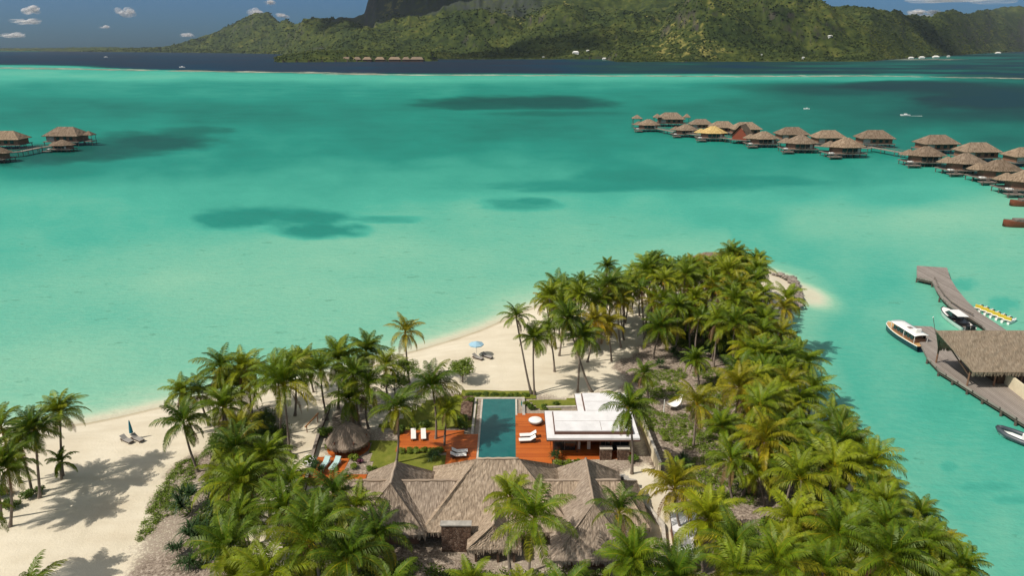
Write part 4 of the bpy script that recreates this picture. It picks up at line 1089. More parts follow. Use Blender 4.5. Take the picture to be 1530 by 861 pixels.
for k in range(n_):
    a0, a1 = 2*math.pi*k/n_, 2*math.pi*(k+1)/n_; fringe(mb, (2.8*math.cos(a0), 2.8*math.sin(a0), 1.45), (2.8*math.cos(a1), 2.8*math.sin(a1), 1.45), n=6)
rg_ = mb.build('roof', 'thatch_grey', G_)
for k in range(6): MB().cyl(2.4*math.cos(k*1.047), 2.4*math.sin(k*1.047), -.3, 2.2, .09, 8).build('post', 'brown_wood', G_)
MB().lathe([(.01, .3), (2.7, .3), (2.7, -.3)], 20).build('floor', 'deck_orange', G_)

# hammock sail lounge
H_ = thing('hammock', gpt(1005, 612), 'white hammock slung between two posts on the leaf litter behind the pavilion', 'hammock')
mb = MB(); nu = 12; vs = []
for i in range(nu+1):
    s_ = i/nu; 
    for j in range(5):
        w_ = (j/4-.5)*(1.3*math.sin(math.pi*(.12+.76*s_))); vs.append((-1.5+3*s_, w_, 1.5-1.0*math.sin(math.pi*s_)**.8+abs(w_)*.35))
mb.add(vs, [(i*5+j, i*5+j+1, (i+1)*5+j+1, (i+1)*5+j) for i in range(nu) for j in range(4)]); mb.build('sling', 'cushion', H_, smooth=True)
for x in (-1.6, 1.6): MB().cyl(x, 0, -.3, 1.9, .06, 8).build('post', 'white_paint', H_)
H_.rotation_euler = (0, 0, R(28))

# outhouse with white flat roof
O_ = thing('outhouse', at(1027, 812, 3.6)-Vector((0, 0, 2.4)), 'small outhouse with white flat roof under the dark leaning palm', 'outhouse')
a_ = [at(1001, 766, 3.6), at(1040, 766, 3.6), at(1046, 832, 3.6), at(1012, 832, 3.6)]
pq = [(p.x-O_.location.x, p.y-O_.location.y) for p in a_]
MB().prism(pq, 2.2, 2.4).build('roof', 'roof_membrane', O_)
cx = sum(p[0] for p in pq)/4; cy = sum(p[1] for p in pq)/4
MB().prism([(cx+(p[0]-cx)*1.02, cy+(p[1]-cy)*1.02) for p in pq], 1.95, 2.196).build('fascia', 'dark_fascia', O_)
MB().prism([(cx+(p[0]-cx)*.85, cy+(p[1]-cy)*.9) for p in pq], -.3, 1.94).build('wall', 'brown_wood', O_)

# garden walls, thin pale wall beside the pavilion, planters
def wall_line(pts, label, mat, h, th=.3, name='garden_wall', cat='wall', cap=None):
    P3 = [gpt(*p) for p in pts]; o = P3[0]; par = thing(name, o, label, cat)
    mb = MB(); mc = MB()
    for a, b in zip(P3, P3[1:]):
        d = (b-a); d.z = 0; n_ = Vector((-d.y, d.x, 0)).normalized()*th/2; a_, b_ = a-o, b-o
        for m__, z0_, z1_, k in ((mb, -.4, h, 1), (mc, h+.002, h+.09, 1.25)):
            vs = [a_-n_*k, b_-n_*k, b_+n_*k, a_+n_*k]
            m__.add([(p.x, p.y, p.z+z0_) for p in vs]+[(p.x, p.y, p.z+z1_) for p in vs], [(3, 2, 1, 0), (4, 5, 6, 7), (0, 1, 5, 4), (1, 2, 6, 5), (2, 3, 7, 6), (3, 0, 4, 7)])
    mb.build('wall_body', mat, par); mc.build('coping', cap or 'pale_stone', par)
wall_line([(957, 640), (985, 712)], 'tall pale garden wall running from the pavilion corner towards the villa', 'cream_render', 1.9, .25)
wall_line([(909, 722), (934, 722), (936, 728), (950, 730)], 'low grey concrete planter wall by the villa corner', 'concrete', .9, .5, cap='concrete')
wall_line([(952, 745), (990, 790), (995, 850)], 'pale paved kerb of the path beside the outhouse', 'pale_stone', .5, .3)
wall_line([(492, 612), (478, 648), (466, 690), (455, 735), (438, 775), (425, 820)], 'low dark stone wall following the sandy footpath', 'stone_wall', .55, .3, cap='rock')
wall_line([(812, 612), (862, 611)], 'pale kerb between the lawn strip and the pavilion', 'pale_stone', .35, .25)

# timber post leaning by the path
bp = thing('bamboo_screen', gpt(466, 640), 'sunlit orange bamboo rail beside the top of the sandy footpath', 'rail')
MB().tube([(-.4, -1.5, 1.0), (.5, 1.8, 1.25)], .1, 8).build('rail', 'bamboo', bp)
for y_ in (-1.2, 1.5): MB().cyl(-.3 if y_ < 0 else .42, y_, -.3, 1.15, .07, 8).build('post', 'brown_wood', bp)

# lawns: short grass
def lawn(poly, z=.05, seed=1):
    P = W(poly, 1.3); r = random.Random(seed); mb = MB()
    xs = [p[0] for p in P]; ys = [p[1] for p in P]
    gx_ = np.arange(min(xs), max(xs)+.5, .5); gy_ = np.arange(min(ys), max(ys)+.5, .5); XX, YY = np.meshgrid(gx_, gy_)
    sd_ = poly_sd(XX, YY, P); ZG = land_z(XX, YY)+.10
    idx = {}; vs = []
    for j in range(len(gy_)):
        for i in range(len(gx_)): idx[j, i] = len(vs); vs.append((XX[j, i], YY[j, i], ZG[j, i]+.03*r.random()))
    fs = [(idx[j, i], idx[j, i+1], idx[j+1, i+1], idx[j+1, i]) for j in range(len(gy_)-1) for i in range(len(gx_)-1) if sd_[j, i] > -.2 and sd_[j+1, i+1] > -.2]
    mb.add(vs, fs); return mb
t = MT('lawn'); v = t.coord('World'); n = t.math('ADD', t.math('MULTIPLY', t.noise(v, .7, 4, .6), .6), t.math('MULTIPLY', t.noise(v, 9, 3, .7), .4))
t.base(t.ramp(n, [(.3, (.085, .11, .018)), (.5, (.16, .18, .028)), (.7, (.24, .23, .055))]), .95, .1); t.bump(n, .6, .1); M['lawn'] = t.m
for i, (pg, lb) in enumerate([([(552, 660), (600, 660), (600, 678), (690, 682), (690, 702), (640, 706), (555, 704)], 'x'), ([(560, 640), (600, 628), (640, 600), (712, 588), (712, 642), (600, 644)], 'x'), ([(790, 600), (862, 597), (864, 612), (806, 614)], 'x'), ([(690, 586), (800, 584), (800, 597), (692, 597)], 'x')]):
    tag(lawn(pg, seed=i).build('lawn_grass', 'lawn', smooth=True), kind='stuff')
t_p = None

# ---------------------------------------------------------------- bushes and hedges of the garden
bush('round', 690, 640, 1.5, 'large rounded green bush at the corner of the pool', sz=1.1)
bush('bright', 674, 620, 1.1, 'bright lime bush between the lawn and the pool planter')
bush('round', 636, 637, 1.0, 'dark green bush behind the two lawn-side deck loungers')
bush('round', 618, 640, .8, 'dark green bush nearest the pale-trunked lawn palm')
bush('round', 596, 648, 1.2, 'dark bush beside the lawn at the deck corner')
for i, x in enumerate((601, 612, 623, 634, 645, 656)):
    bush('bright', x, 678-.2*i, .75, f'small yellow-green hedge bush before the lawn-side deck, {ORD[i]} from the gazebo', name='hedge_bush', group='hedge bushes along the lawn-side deck', sz=1.1)
for i, x in enumerate((702, 714, 726, 738, 750, 762, 774, 785)):
    bush('low', x, 592, .8, f'low hedge bush behind the far edge of the pool, {ORD[i]} from the lawn', name='hedge_bush', group='hedge bushes behind the pool', sz=.9)
bush('bright', 702, 600, .7, 'lime plant on top of the stone planter by the pool', z=1.9)
bush('round', 795, 612, .8, 'dark bush between the pool corner and the lawn strip'); bush('round', 814, 612, .7, 'dark bush in the middle of the lawn strip behind the day bed')
bush('round', 830, 606, .6, 'single dark bush alone on the lawn strip'); bush('bright', 786, 606, .7, 'lime bush at the overflow corner of the pool')
bush('spiky', 829, 690, .8, 'strappy plant at the pavilion post nearest the pool', 'plant', 'strappy_plant')
bush('bright', 832, 702, 1.2, 'lush bush filling the gap between deck and villa'); bush('bright', 848, 698, .9, 'lush bush below the pavilion steps side of the deck')
bush('round', 862, 700, .9, 'dark bush right behind the rear hip of the villa'); bush('bright', 915, 716, .8, 'small bright bush inside the concrete planter')
bush('round', 945, 692, .9, 'dark bush under the pavilion beside the tall palm foot')
bush('bright', 498, 672, 1.3, 'leafy lime shrub in front of the gazebo'); bush('round', 488, 652, 1.3, 'dense green shrub on the footpath side of the gazebo')
bush('purple', 540, 694, .6, 'small purple-leaved shrub in the bed before the gazebo'); bush('bright', 528, 690, .9, 'yellow-green bed shrub beside the purple one')
bush('bright', 530, 702, .7, 'yellow-green bed shrub touching the deck strip'); bush('round', 556, 706, .8, 'low shrub where the deck strip meets the thatch')
bush('spiky2', 537, 672, 1.0, 'strappy dark plant beside the gazebo roof', 'plant', 'strappy_plant'); bush('spiky', 650, 692, .9, 'strappy pale plant on the lawn in front of the main thatch', 'plant', 'strappy_plant')
bush('spiky', 476, 708, 1.0, 'strappy plant at the lower corner of the small deck', 'plant', 'strappy_plant')
# white flowered bush
o = bush('round', 463, 690, 1.0, None); bpy.data.objects.remove(o)
wf = thing('flowering_bush', gpt(463, 698), 'bush dotted with white flowers beside the footpath wall', 'bush')
o = bpy.data.objects.new('foliage', BUSH['round']); COL.objects.link(o); o.parent = wf; o.scale = (1.1, 1.1, 1.3)
mb = MB()
for k in range(60):
    d = Vector((rnd.gauss(0, 1), rnd.gauss(-.3, 1), abs(rnd.gauss(.4, .7)))).normalized(); c_ = Vector((0, 0, .55))+d*1.12; s_ = .09
    u = d.orthogonal().normalized(); w2 = d.cross(u); mb.add([c_+u*s_, c_+w2*s_, c_-u*s_, c_-w2*s_], [(0, 1, 2, 3)])
mb.build('blossoms', 'white_paint', wf)
# small round broadleaf trees on the beach
def small_tree(px, py, h, w_, label, seed):
    r = random.Random(seed); t_ = thing('round_tree', gpt(px, py), label, 'tree')
    mb = MB(); ends = []
    mb.tube([(0, 0, -.3), (.05, 0, .5), (0, .05, h*.45)], [.12, .10, .07], 6)
    for k in range(7):
        a = k*.9+r.random(); e_ = Vector((w_*.6*math.cos(a), w_*.6*math.sin(a), h*r.uniform(.6, .85))); mb.tube([(0, 0, h*.28), e_*.5+Vector((0, 0, h*.1)), e_], [.05, .04, .02], 5); ends.append(e_)
    mb.build('trunk', 'bark', t_, smooth=True)
    mc = MB()
    for e_ in ends+[Vector((0, 0, h*.9)), Vector((0, 0, h*.75))]: leaf_cloud(mc, e_, w_*r.uniform(.38, .52), 330, .14, r, (0, .45), .8)
    mc.build('crown', 'bright_leaf', t_)
small_tree(605, 574, 3.9, 2.3, 'small round broadleaf tree at the foot of the solitary slender palm', 1)
small_tree(691, 572, 3.5, 2.1, 'small round broadleaf tree alone on the beach near the open parasol', 2)
small_tree(590, 592, 3.2, 2.2, 'low broadleaf tree just inland of the solitary slender palm', 3)
# big spiky bushes left
for i, (x, y, s_, lb) in enumerate([(285, 765, 1.7, 'largest spiky dark bush bordering the litter slope'), (312, 742, 1.4, 'spiky dark bush above the largest one'), (330, 775, 1.5, 'spiky dark bush between the largest one and the big thicket palm'), (300, 812, 1.5, 'spiky dark bush below the largest one'),
                                    (262, 832, 1.0, 'spiky bush at the lower sand edge of the thicket'), (330, 838, 1.2, 'spiky bush nearest the bottom edge'), (345, 752, 1.2, 'spiky bush under the big thicket palm'), (280, 848, 1.0, 'spiky bush in the lowest corner of the litter slope')]):
    bush(('spiky', 'spiky2')[i % 2], x, y, s_, lb, 'spiky bush', 'spiky_bush', 'spiky bushes in the beach thicket')
for i, (x, y, s_, lb) in enumerate([(380, 640, 1.4, 'dark undergrowth bush at the foot of the hanging-frond palm'), (400, 655, 1.5, 'dark undergrowth bush beside the skirted palm trunk'), (350, 650, 1.3, 'undergrowth bush behind the leaning beach palm'), (375, 690, 1.4, 'undergrowth bush in the thicket middle'),
                                    (20, 760, 1.2, 'undergrowth bush in the corner clump by the picture edge'), (40, 745, 1.0, 'undergrowth bush below the waterline palms'), (60, 738, .8, 'small undergrowth bush at the sand edge of the corner clump'), (5, 742, 1.3, 'undergrowth bush at the very picture edge')]):
    bush('round', x, y, s_, lb, 'bush', 'undergrowth_bush')
for i, (x, y, s_, lb) in enumerate([(1008, 536, 1.2, 'spiky bush behind the white hammock, nearest the open sand'), (1034, 541, 1.3, 'spiky bush second along the back of the clearing'), (1060, 536, 1.4, 'spiky bush in the middle of the clearing back edge'), (1086, 546, 1.2, 'spiky bush at the back of the clearing below the palms'),
                                    (985, 552, 1.0, 'small spiky bush alone between hammock and grove'), (1012, 700, 1.2, 'spiky bush beside the pale garden wall'), (1110, 742, 1.1, 'spiky bush under the orange-tipped palm'), (1046, 556, .9, 'small spiky bush in front of the clearing back edge')]):
    bush(('spiky', 'spiky2')[i % 2], x, y, s_, lb, 'spiky bush', 'spiky_bush', 'spiky bushes round the litter clearing')
for i, (x, y, s_, lb) in enumerate([(1070, 690, .8, 'green shrub in the litter below the golden palm'), (1090, 712, .9, 'green shrub low in the clearing, nearer the channel'), (1062, 722, .7, 'small green shrub at the foot of the clearing'), (995, 660, .7, 'small green shrub halfway along the garden wall'), (1020, 640, .6, 'small green shrub in the clearing centre'),
                                       (1000, 585, .6, 'small green shrub seaward of the hammock'), (1075, 745, .9, 'green shrub at the lowest end of the clearing'), (975, 600, .6, 'small shrub behind the pavilion back wall')]):
    bush('bright', x, y, s_, lb, 'shrub', 'clearing_shrub', 'green shrubs scattered in the litter clearing')
# dry scrub bottom right
for i, (x, y, s_, k, lb) in enumerate([(1150, 790, 1.6, 'low', 'dry twiggy scrub bush below the clearing'), (1175, 812, 1.7, 'round', 'green scrub bush beneath the brown-hearted palm'), (1200, 842, 1.8, 'round', 'green scrub bush at the bottom edge of the channel bank'), (1120, 800, 1.4, 'low', 'dry scrub bush beside the dark leaning palm'),
                                       (1240, 850, 1.6, 'low', 'scrub bush behind the large arching palm'), (1085, 812, 1.4, 'round', 'scrub bush shaded by the dark leaning palm'), (1150, 835, 1.5, 'round', 'scrub bush around the bright bottom-edge palm')]):
    bush(k, x, y, s_, lb, 'bush', 'scrub_bush', sz=.9)

# uncountable ground cover: creepers on the litter, undergrowth in the groves
def cover(name, polys, n, seed, smin, smax, hgt, mat, tint, size, per):
    r = random.Random(seed); mb = MB(); PW = [W(p, 1) for p in polys]; k = 0
    ar = [abs(sum(p[i][0]*p[(i+1) % len(p)][1]-p[(i+1) % len(p)][0]*p[i][1] for i in range(len(p)))) for p in PW]
    for P, a_ in zip(PW, ar):
        xs = [p[0] for p in P]; ys = [p[1] for p in P]; m_ = int(n*a_/sum(ar)); c_ = 0
        X_ = np.array([r.uniform(min(xs), max(xs)) for _ in range(m_*5)]); Y_ = np.array([r.uniform(min(ys), max(ys)) for _ in range(m_*5)])
        ok = (poly_sd(X_, Y_, P) > .2) & (fbm(X_*.22, Y_*.22, seed+3, 3) > (.46 if name == 'ground_creepers' else .38)); ZG = land_z(X_, Y_)
        for x, y, z in list(zip(X_[ok], Y_[ok], ZG[ok]))[:m_]:
            s_ = r.uniform(smin, smax); leaf_cloud(mb, (x, y, z+hgt*s_*.4), s_, per, size, r, tint, hgt)
    return tag(mb.build(name, mat), kind='stuff')
cover('ground_creepers', [[(940, 545), (1000, 530), (1080, 560), (1110, 640), (1120, 700), (1140, 760), (1060, 760), (1010, 740), (985, 700), (950, 620)], [(205, 861), (205, 800), (228, 750), (262, 700), (300, 680), (290, 760), (262, 861)]], 2600, 5, .18, .7, .5, 'bright_leaf', (0, .35), .10, 24)
cover('grove_undergrowth', [[(1080, 545), (1165, 500), (1168, 560), (1200, 625), (1240, 692), (1290, 765), (1345, 835), (1400, 925), (1250, 930), (1190, 800), (1150, 740), (1125, 690), (1130, 620)], [(960, 500), (1100, 440), (1160, 470), (1165, 550), (1000, 520)],
                            [(310, 660), (400, 615), (430, 640), (420, 700), (380, 790), (300, 861), (290, 790), (330, 720)], [(440, 800), (640, 860), (1000, 870), (1080, 840), (1120, 940), (420, 940)]], 3000, 8, .45, 1.3, .7, 'bush_leaf', (0, .75), .17, 55)
# ================================================================ spit rocks and hut
r = random.Random(11)
def rock(p, s_, name='rock'):
    P = IV*np.array([s_*r.uniform(.7, 1.3), s_*r.uniform(.6, 1.2), s_*r.uniform(.45, .7)])*np.array([[r.uniform(.75, 1.25)] for _ in range(12)])
    mb = MB().add([tuple(q) for q in P], [tuple(map(int, f)) for f in IF]); o = mb.build(name, 'rock'); o.location = p; o.rotation_euler = (0, 0, r.uniform(0, 6)); return o
def path_pts(pts, n):
    P = [Vector(p) for p in pts]; L = [0]
    for a, b in zip(P, P[1:]): L.append(L[-1]+(b-a).length)
    out = []
    for i in range(n):
        d = L[-1]*i/(n-1)
        for k in range(len(P)-1):
            if d <= L[k+1]+1e-6: out.append(P[k].lerp(P[k+1], (d-L[k])/(L[k+1]-L[k]))); break
    return out
rim = path_pts([at(1160, 409, .9), at(1178, 414, .9), at(1189, 425, .8), at(1194, 440, .8), at(1192, 455, .8), at(1180, 459, .8), at(1176, 456, .8)], 60)
rv = thing('rock_revetment', rim[0], 'curved revetment of dark rocks edging the sandy spit', 'revetment')
mb = MB()
for p in rim:
    for k in range(3):
        s_ = r.uniform(.3, .6); q = p-rim[0]+Vector((r.gauss(0, .4), r.gauss(0, .5), r.uniform(-.2, .2)))
        mb.add([tuple(v_*s_*np.array([1, 1, .7])*r.uniform(.8, 1.2)+np.array(q)) for v_ in IV], [tuple(map(int, f)) for f in IF])
mb.build('boulders', 'rock', rv)
wl = path_pts([at(1100, 404, .8), at(1125, 402, .8), at(1150, 408, .8)], 26)
mb = MB()
for p in wl:
    for k in range(3):
        s_ = r.uniform(.25, .5); q = p-rim[0]+Vector((r.gauss(0, .3), r.gauss(0, .5), r.uniform(-.1, .2)))
        mb.add([tuple(v_*s_+np.array(q)) for v_ in IV], [tuple(map(int, f)) for f in IF])
mb.build('loose_boulders', 'rock', rv)
bush('low', 1178, 432, 1.2, 'small green bush patch on the sandy spit, inland one'); bush('low', 1182, 442, 1.1, 'small green bush patch on the sandy spit, the one nearest the rock edge')
hb = at(1062, 393, 3); hb.z = 1
ht = thing('beach_hut', hb, 'low brown thatched hut half hidden at the lagoon side of the grove', 'hut')
mb = MB(); hip(mb, -4.5, 4.5, -3, 3, 2.4, 4.6, -1.6, 1.6, 0, 0); mb.build('roof', 'thatch_tan', ht); MB().box(-3.6, 3.6, -2.3, 2.3, -.3, 2.4).build('wall', 'brown_wood', ht)

# ================================================================ overwater bungalows
def oct_roof(mb, rx, ry, ze, zr, rlen, n=8, drop=.3):
    """faceted roof: n-gon eave, short ridge"""
    E = [(rx*math.cos(2*math.pi*(k+.5)/n), ry*math.sin(2*math.pi*(k+.5)/n), ze) for k in range(n)]
    for k in range(n):
        a, b = E[k], E[(k+1) % n]
        ta = (rlen if a[0] > 0 else -rlen, 0, zr); tb2 = (rlen if b[0] > 0 else -rlen, 0, zr)
        patch(mb, a, b, tb2, ta, 5, 4, .08); fringe(mb, a, b, n=12, drop=drop)
    mb.add([(0, 0, ze-.05)]+[(e[0]*.98, e[1]*.98, ze-.05) for e in E], [(0, 1+(k+1) % n, 1+k) for k in range(n)])
def stilts(t_, pts, zt):
    for x, y in pts: MB().cyl(x, y, -2, zt, .17, 6).build('stilt', 'stilt_wood', t_)
def bung_front(mat='thatch_far'):
    t_ = thing('overwater_bungalow', (0, 0, 0), 'x', 'bungalow')
    mb = MB(); oct_roof(mb, 8.6, 6.4, 5.4, 9.6, 1.2)
    mb.build('roof', mat, t_)
    m2 = MB(); mb2 = MB(); oct_roof(mb2, 4.2, 3.4, 5.2, 7.8, .4); mb2.xf(Matrix.Translation((-6.3, 1.4, 0))); mb2.build('side_roof', mat, t_)
    wl_ = MB().prism([(6.6*math.cos(2*math.pi*(k+.5)/8), 4.9*math.sin(2*math.pi*(k+.5)/8)) for k in range(8)], 2.4, 5.36).build('wall', 'brown_wood', t_)
    for x in (-3.6, -1.2, 1.2): MB().box(x, x+1.9, -4.66, -4.56, 2.7, 4.9).build('window', 'glass', wl_)
    MB().box(2.9, 4.2, -4.66, -4.56, 2.6, 4.9).build('shutter', 'concrete', wl_)
    MB().prism([(-9.2, -5.6), (7.2, -5.6), (7.6, 4.5), (-9.2, 4.5)], 2.05, 2.38).build('platform', 'weathered_timber', t_)
    MB().box(-10.6, -5.2, -8.6, -5.65, 1.15, 1.4).build('lower_deck', 'weathered_timber', t_)
    for i in range(4): MB().box(-7.6, -6.4, -5.66-.3*i-.3, -5.66-.3*i, 1.9-.2*i, 2.02-.2*i).build('stair', 'weathered_timber', t_)
    rl = MB()
    for x in np.arange(-9.2, 7.3, 1.4): rl.box(x-.05, x+.05, -5.6, -5.5, 2.38, 3.3)
    rl.box(-9.2, 7.2, -5.58, -5.5, 3.25, 3.33); rl.build('railing', 'weathered_timber', t_)
    MB().box(-8.6, -7.0, -4.8, -3.0, 2.40, 2.85).build('sunbed', 'white_paint', t_)
    stilts(t_, [(x, y) for x in (-8.6, -5.4, -2.2, 1.0, 4.2, 6.9) for y in (-5.0, 0, 4.0)]+[(-10.3, -8.2), (-5.6, -8.2)], 2.1)
    return t_
def bung_rear(mat='thatch_far'):
    t_ = thing('overwater_bungalow', (0, 0, 0), 'x', 'bungalow')
    mb = MB(); hip(mb, -8.2, 8.2, -5.6, 5.6, 5.3, 9.6, -3.6, 3.6, 0, 0, nu=8, nv=6, jit=.08); mb.build('roof', mat, t_)
    wl_ = MB().box(-7, 7, -4.4, 4.4, 2.4, 5.26).build('wall', 'brown_wood', t_)
    MB().box(-6.7, -3.4, -4.5, -4.42, 2.5, 4.9).build('door', 'concrete', wl_)
    for x in (-2.4, .8, 3.6): MB().box(x, x+1.5, -4.5, -4.42, 3.0, 4.6).build('window', 'glass', wl_)
    MB().box(-8.2, 8.2, -5.6, 5.4, 2.05, 2.38).build('platform', 'weathered_timber', t_)
    stilts(t_, [(x, y) for x in (-7.8, -4.0, 0, 4.0, 7.8) for y in (-5.1, 0, 5)], 2.1)
    return t_
BF, BR, BG = bung_front(), bung_rear(), bung_front('thatch_gold')
gR = 'overwater bungalows across the channel'
for proto, px, py, rz, sc, lb in [
    (BF, 968, 196, 0, .92, 'bungalow at the far tip of the long row, a cluster of three peaks'),
    (BR, 1001, 188, 0, 1.1, 'wide flat-ridged bungalow behind the far tip of the long row'),
    (BF, 1024, 204, 0, .9, 'small-peaked bungalow between the row tip and the golden roof'),
    (BR, 1046, 194, 0, .85, 'square bungalow directly behind the golden roof'),
    (BG, 1064, 210, 0, 1.0, 'bungalow with fresh golden thatch'),
    (BR, 1078, 200, 0, .95, 'bungalow peeking out behind the golden roof'),
    (BR, 1112, 204, 0, 1.05, 'bungalow behind the gable-fronted one'),
    (BF, 1139, 219, 0, 1.0, 'bungalow touching the gable-fronted one'),
    (BR, 1181, 212, 0, 1.02, 'rear bungalow midway along the row, behind a broad one'),
    (BF, 1194, 227, 0, 1.05, 'broad bungalow midway along the row'),
    (BR, 1235, 217, 0, 1.0, 'rear bungalow behind the pale-thatched one'),
    (BF, 1261, 234, 0, 1.12, 'pale-thatched bungalow with white sunbed, before the long bridge'),
    (BR, 1304, 219, 0, 1.08, 'rear bungalow where the long bridge starts'),
    (BR, 1396, 228, 0, 1.1, 'rear bungalow at the near end of the long bridge'),
    (BF, 1380, 247, 0, 1.05, 'front bungalow at the near end of the long bridge'),
    (BR, 1456, 240, 0, 1.05, 'rear bungalow beyond the bridge, wide roof'),
    (BF, 1438, 259, 0, 1.05, 'front bungalow with steps, next after the bridge pair'),
    (BF, 1487, 271, 0, 1.08, 'sharply peaked front bungalow second from the picture edge'),
    (BR, 1529, 247, 0, 1.0, 'rear bungalow cut by the picture edge'),
    (BF, 1532, 289, 0, 1.1, 'front bungalow cut by the picture edge above the red-brown hulls')]:
    place(proto, at(px, py, 0), R(rz+rnd.uniform(-4, 4)), lb, gR, sc)
gf = thing('boat_house', at(1108, 213, 0), 'gable-fronted thatched house on stilts with reddish walls in the bungalow row', 'stilt house')
mb = MB(); A, B, C1, D1 = (-4.6, -7, 4.6), (4.6, -7, 4.6), (4.6, 5, 4.6), (-4.6, 5, 4.6); P1, P2 = (0, -7, 10), (0, 5, 10)
patch(mb, B, C1, P2, P1); patch(mb, D1, A, P1, P2); fringe(mb, B, C1); fringe(mb, D1, A); mb.build('roof', 'thatch_far', gf)
mb = MB().box(-3.8, 3.8, -6, 4.6, 2.3, 4.7); mb.add([(-3.8, -6, 4.7), (3.8, -6, 4.7), (0, -6, 9.3)], [(0, 1, 2)]); mb.build('wall', 'red_hull', gf); MB().box(-4.6, 4.6, -8, 5, 2, 2.28).build('platform', 'weathered_timber', gf)
stilts(gf, [(x, y) for x in (-4, 0, 4) for y in (-7, -1, 4)], 2.0); gf.rotation_euler = (0, 0, R(-32))
gW = 'overwater bungalows off the far beach side'
place(BR, at(14, 221, 0), R(4), 'dark bungalow cut by the picture edge in the small group', gW, 1.1)
place(BR, at(103, 216, 0), R(-2), 'big bungalow at the end of the small group walkway', gW, 1.18)
place(BF, at(96, 226, 0), R(3), 'low-peaked bungalow in front of the big end one of the small group', gW, .72)
place(BF, at(-6, 242, 0), R(3), 'lowest bungalow of the small group, mostly out of frame', gW, .95)
tp = thing('lookout_pavilion', at(136, 217, 0), 'tiny thatched lookout on stilts beyond the big end bungalow', 'lookout')
mb = MB(); hip(mb, -2.6, 2.6, -2.4, 2.4, 5.6, 7.6, -.3, .3, 0, 0, nu=4, nv=3); mb.build('roof', 'thatch_far', tp); MB().box(-2.4, 2.4, -2.2, 2.2, 2.1, 2.4).build('platform', 'weathered_timber', tp)
for x in (-2.1, 2.1):
    for y in (-2, 2): MB().cyl(x, y, -1.5, 5.6, .12, 6).build('post', 'stilt_wood', tp)
# small satellite roofs of the far tip
for px, py, s_, lb in ((951, 188, .62, 'little thatched pavilion outermost at the tip of the long row'), (981, 186, .5, 'little thatched pavilion beside the wide flat-ridged bungalow'), (1025, 186, .42, 'little thatched turret on the near side of the wide flat-ridged bungalow')):
    q = copy_tree(tp); q.location = at(px, py+3, 0); q.scale = (s_*2, s_*2, 1.1); q['label'] = lb
# walkways
def walkway(pts, z, w_, label, name='walkway', rail=True, sp_=8, mat='walk_boards'):
    P = [at(x, y, z) for x, y in pts]; o = P[0].copy(); o.z = 0; t_ = thing(name, o, label, 'walkway')
    mb = MB(); rl = MB(); n_ = 0
    for a, b in zip(P, P[1:]):
        d = b-a; L = d.length; d.normalize(); n1 = Vector((-d.y, d.x, 0))*w_/2
        a2, b2 = a-o-d*.3, b-o+d*.3
        vs = [a2-n1, b2-n1, b2+n1, a2+n1]
        mb.add([(p.x, p.y, p.z-.3) for p in vs]+[(p.x, p.y, p.z) for p in vs], [(3, 2, 1, 0), (4, 5, 6, 7), (0, 1, 5, 4), (1, 2, 6, 5), (2, 3, 7, 6), (3, 0, 4, 7)])
        k = 0
        while k*sp_ < L:
            c_ = a-o+d*(k*sp_)
            for sg in (-1, 1):
                q = c_+n1*sg*.9
                if n_ < 90: MB().cyl(q.x, q.y, -2, z-.3, .16, 6).build('pile', 'stilt_wood', t_); n_ += 1
                if rail: rl.box(q.x-.06, q.x+.06, q.y-.06, q.y+.06, z, z+1.0)
            k += 1
        if rail:
            for sg in (-1, 1): rl.tube([a2+n1*sg*.9+Vector((0, 0, 1)), b2+n1*sg*.9+Vector((0, 0, 1))], .06, 4)
    mb.build('boards', mat, t_)
    if rail: rl.build('handrail', 'weathered_timber', t_)
    return t_
walkway([(975, 190), (1010, 197), (1045, 201), (1085, 206), (1125, 209), (1165, 212), (1215, 217), (1255, 220), (1300, 221)], 2.4, 2.6, 'long boardwalk threading the far half of the bungalow row', sp_=16)
walkway([(1300, 219), (1350, 228), (1378, 233), (1420, 240)], 2.4, 2.6, 'open bridge section of boardwalk crossing bare water between bungalows', sp_=9)
walkway([(1420, 240), (1460, 250), (1500, 260), (1560, 272)], 2.4, 2.6, 'boardwalk behind the nearest bungalows of the long row', sp_=12)
walkway([(-20, 231), (30, 226), (60, 220), (92, 216)], 2.4, 2.8, 'boardwalk on piles joining the small group of bungalows', sp_=7)

# ================================================================ hulls
def hull(mb, L, Wd, H, sheer=.25, bow=.42, stern=.85, n=14, keel=.12, z0=0):
    """closed hull, bow at +x; top is the deck"""
    secs = []
    for i in range(n+1):
        s_ = i/n; x = -L/2+L*s_
        if s_ < bow: w_ = Wd/2*(stern+(1-stern)*math.sin(math.pi/2*s_/bow))
        else:
            q = (s_-bow)/(1-bow); w_ = Wd/2*math.sqrt(max(0, 1-q**2.2))+.02
        zt = H+sheer*max(0, (s_-.4)/.6)**2; kz = z0-.35+(.35+H*.5)*max(0, (s_-.8)/.2)**2
        secs.append([(x, -w_, zt), (x, -w_*.86, z0+H*.15), (x, -w_*.45, kz), (x, 0, kz-keel), (x, w_*.45, kz), (x, w_*.86, z0+H*.15), (x, w_, zt)])
    vs = [p for s2 in secs for p in s2]; m_ = 7; fs = []
    for i in range(n):
        for k in range(m_-1): fs.append((i*m_+k, (i+1)*m_+k, (i+1)*m_+k+1, i*m_+k+1))
    fs.append(tuple(range(m_-1, -1, -1))); mb.add(vs, fs)
    return [(s2[0], s2[-1]) for s2 in secs]
def deck_from(secs, dz=-.08, inset=.93, i0=0, i1=None):
    mb = MB(); vs = []
    for a, b in secs[i0:i1]: vs += [(a[0], a[1]*inset, a[2]+dz), (b[0], b[1]*inset, b[2]+dz)]
    return mb.add(vs, [(2*i, 2*i+2, 2*i+3, 2*i+1) for i in range(len(vs)//2-1)])
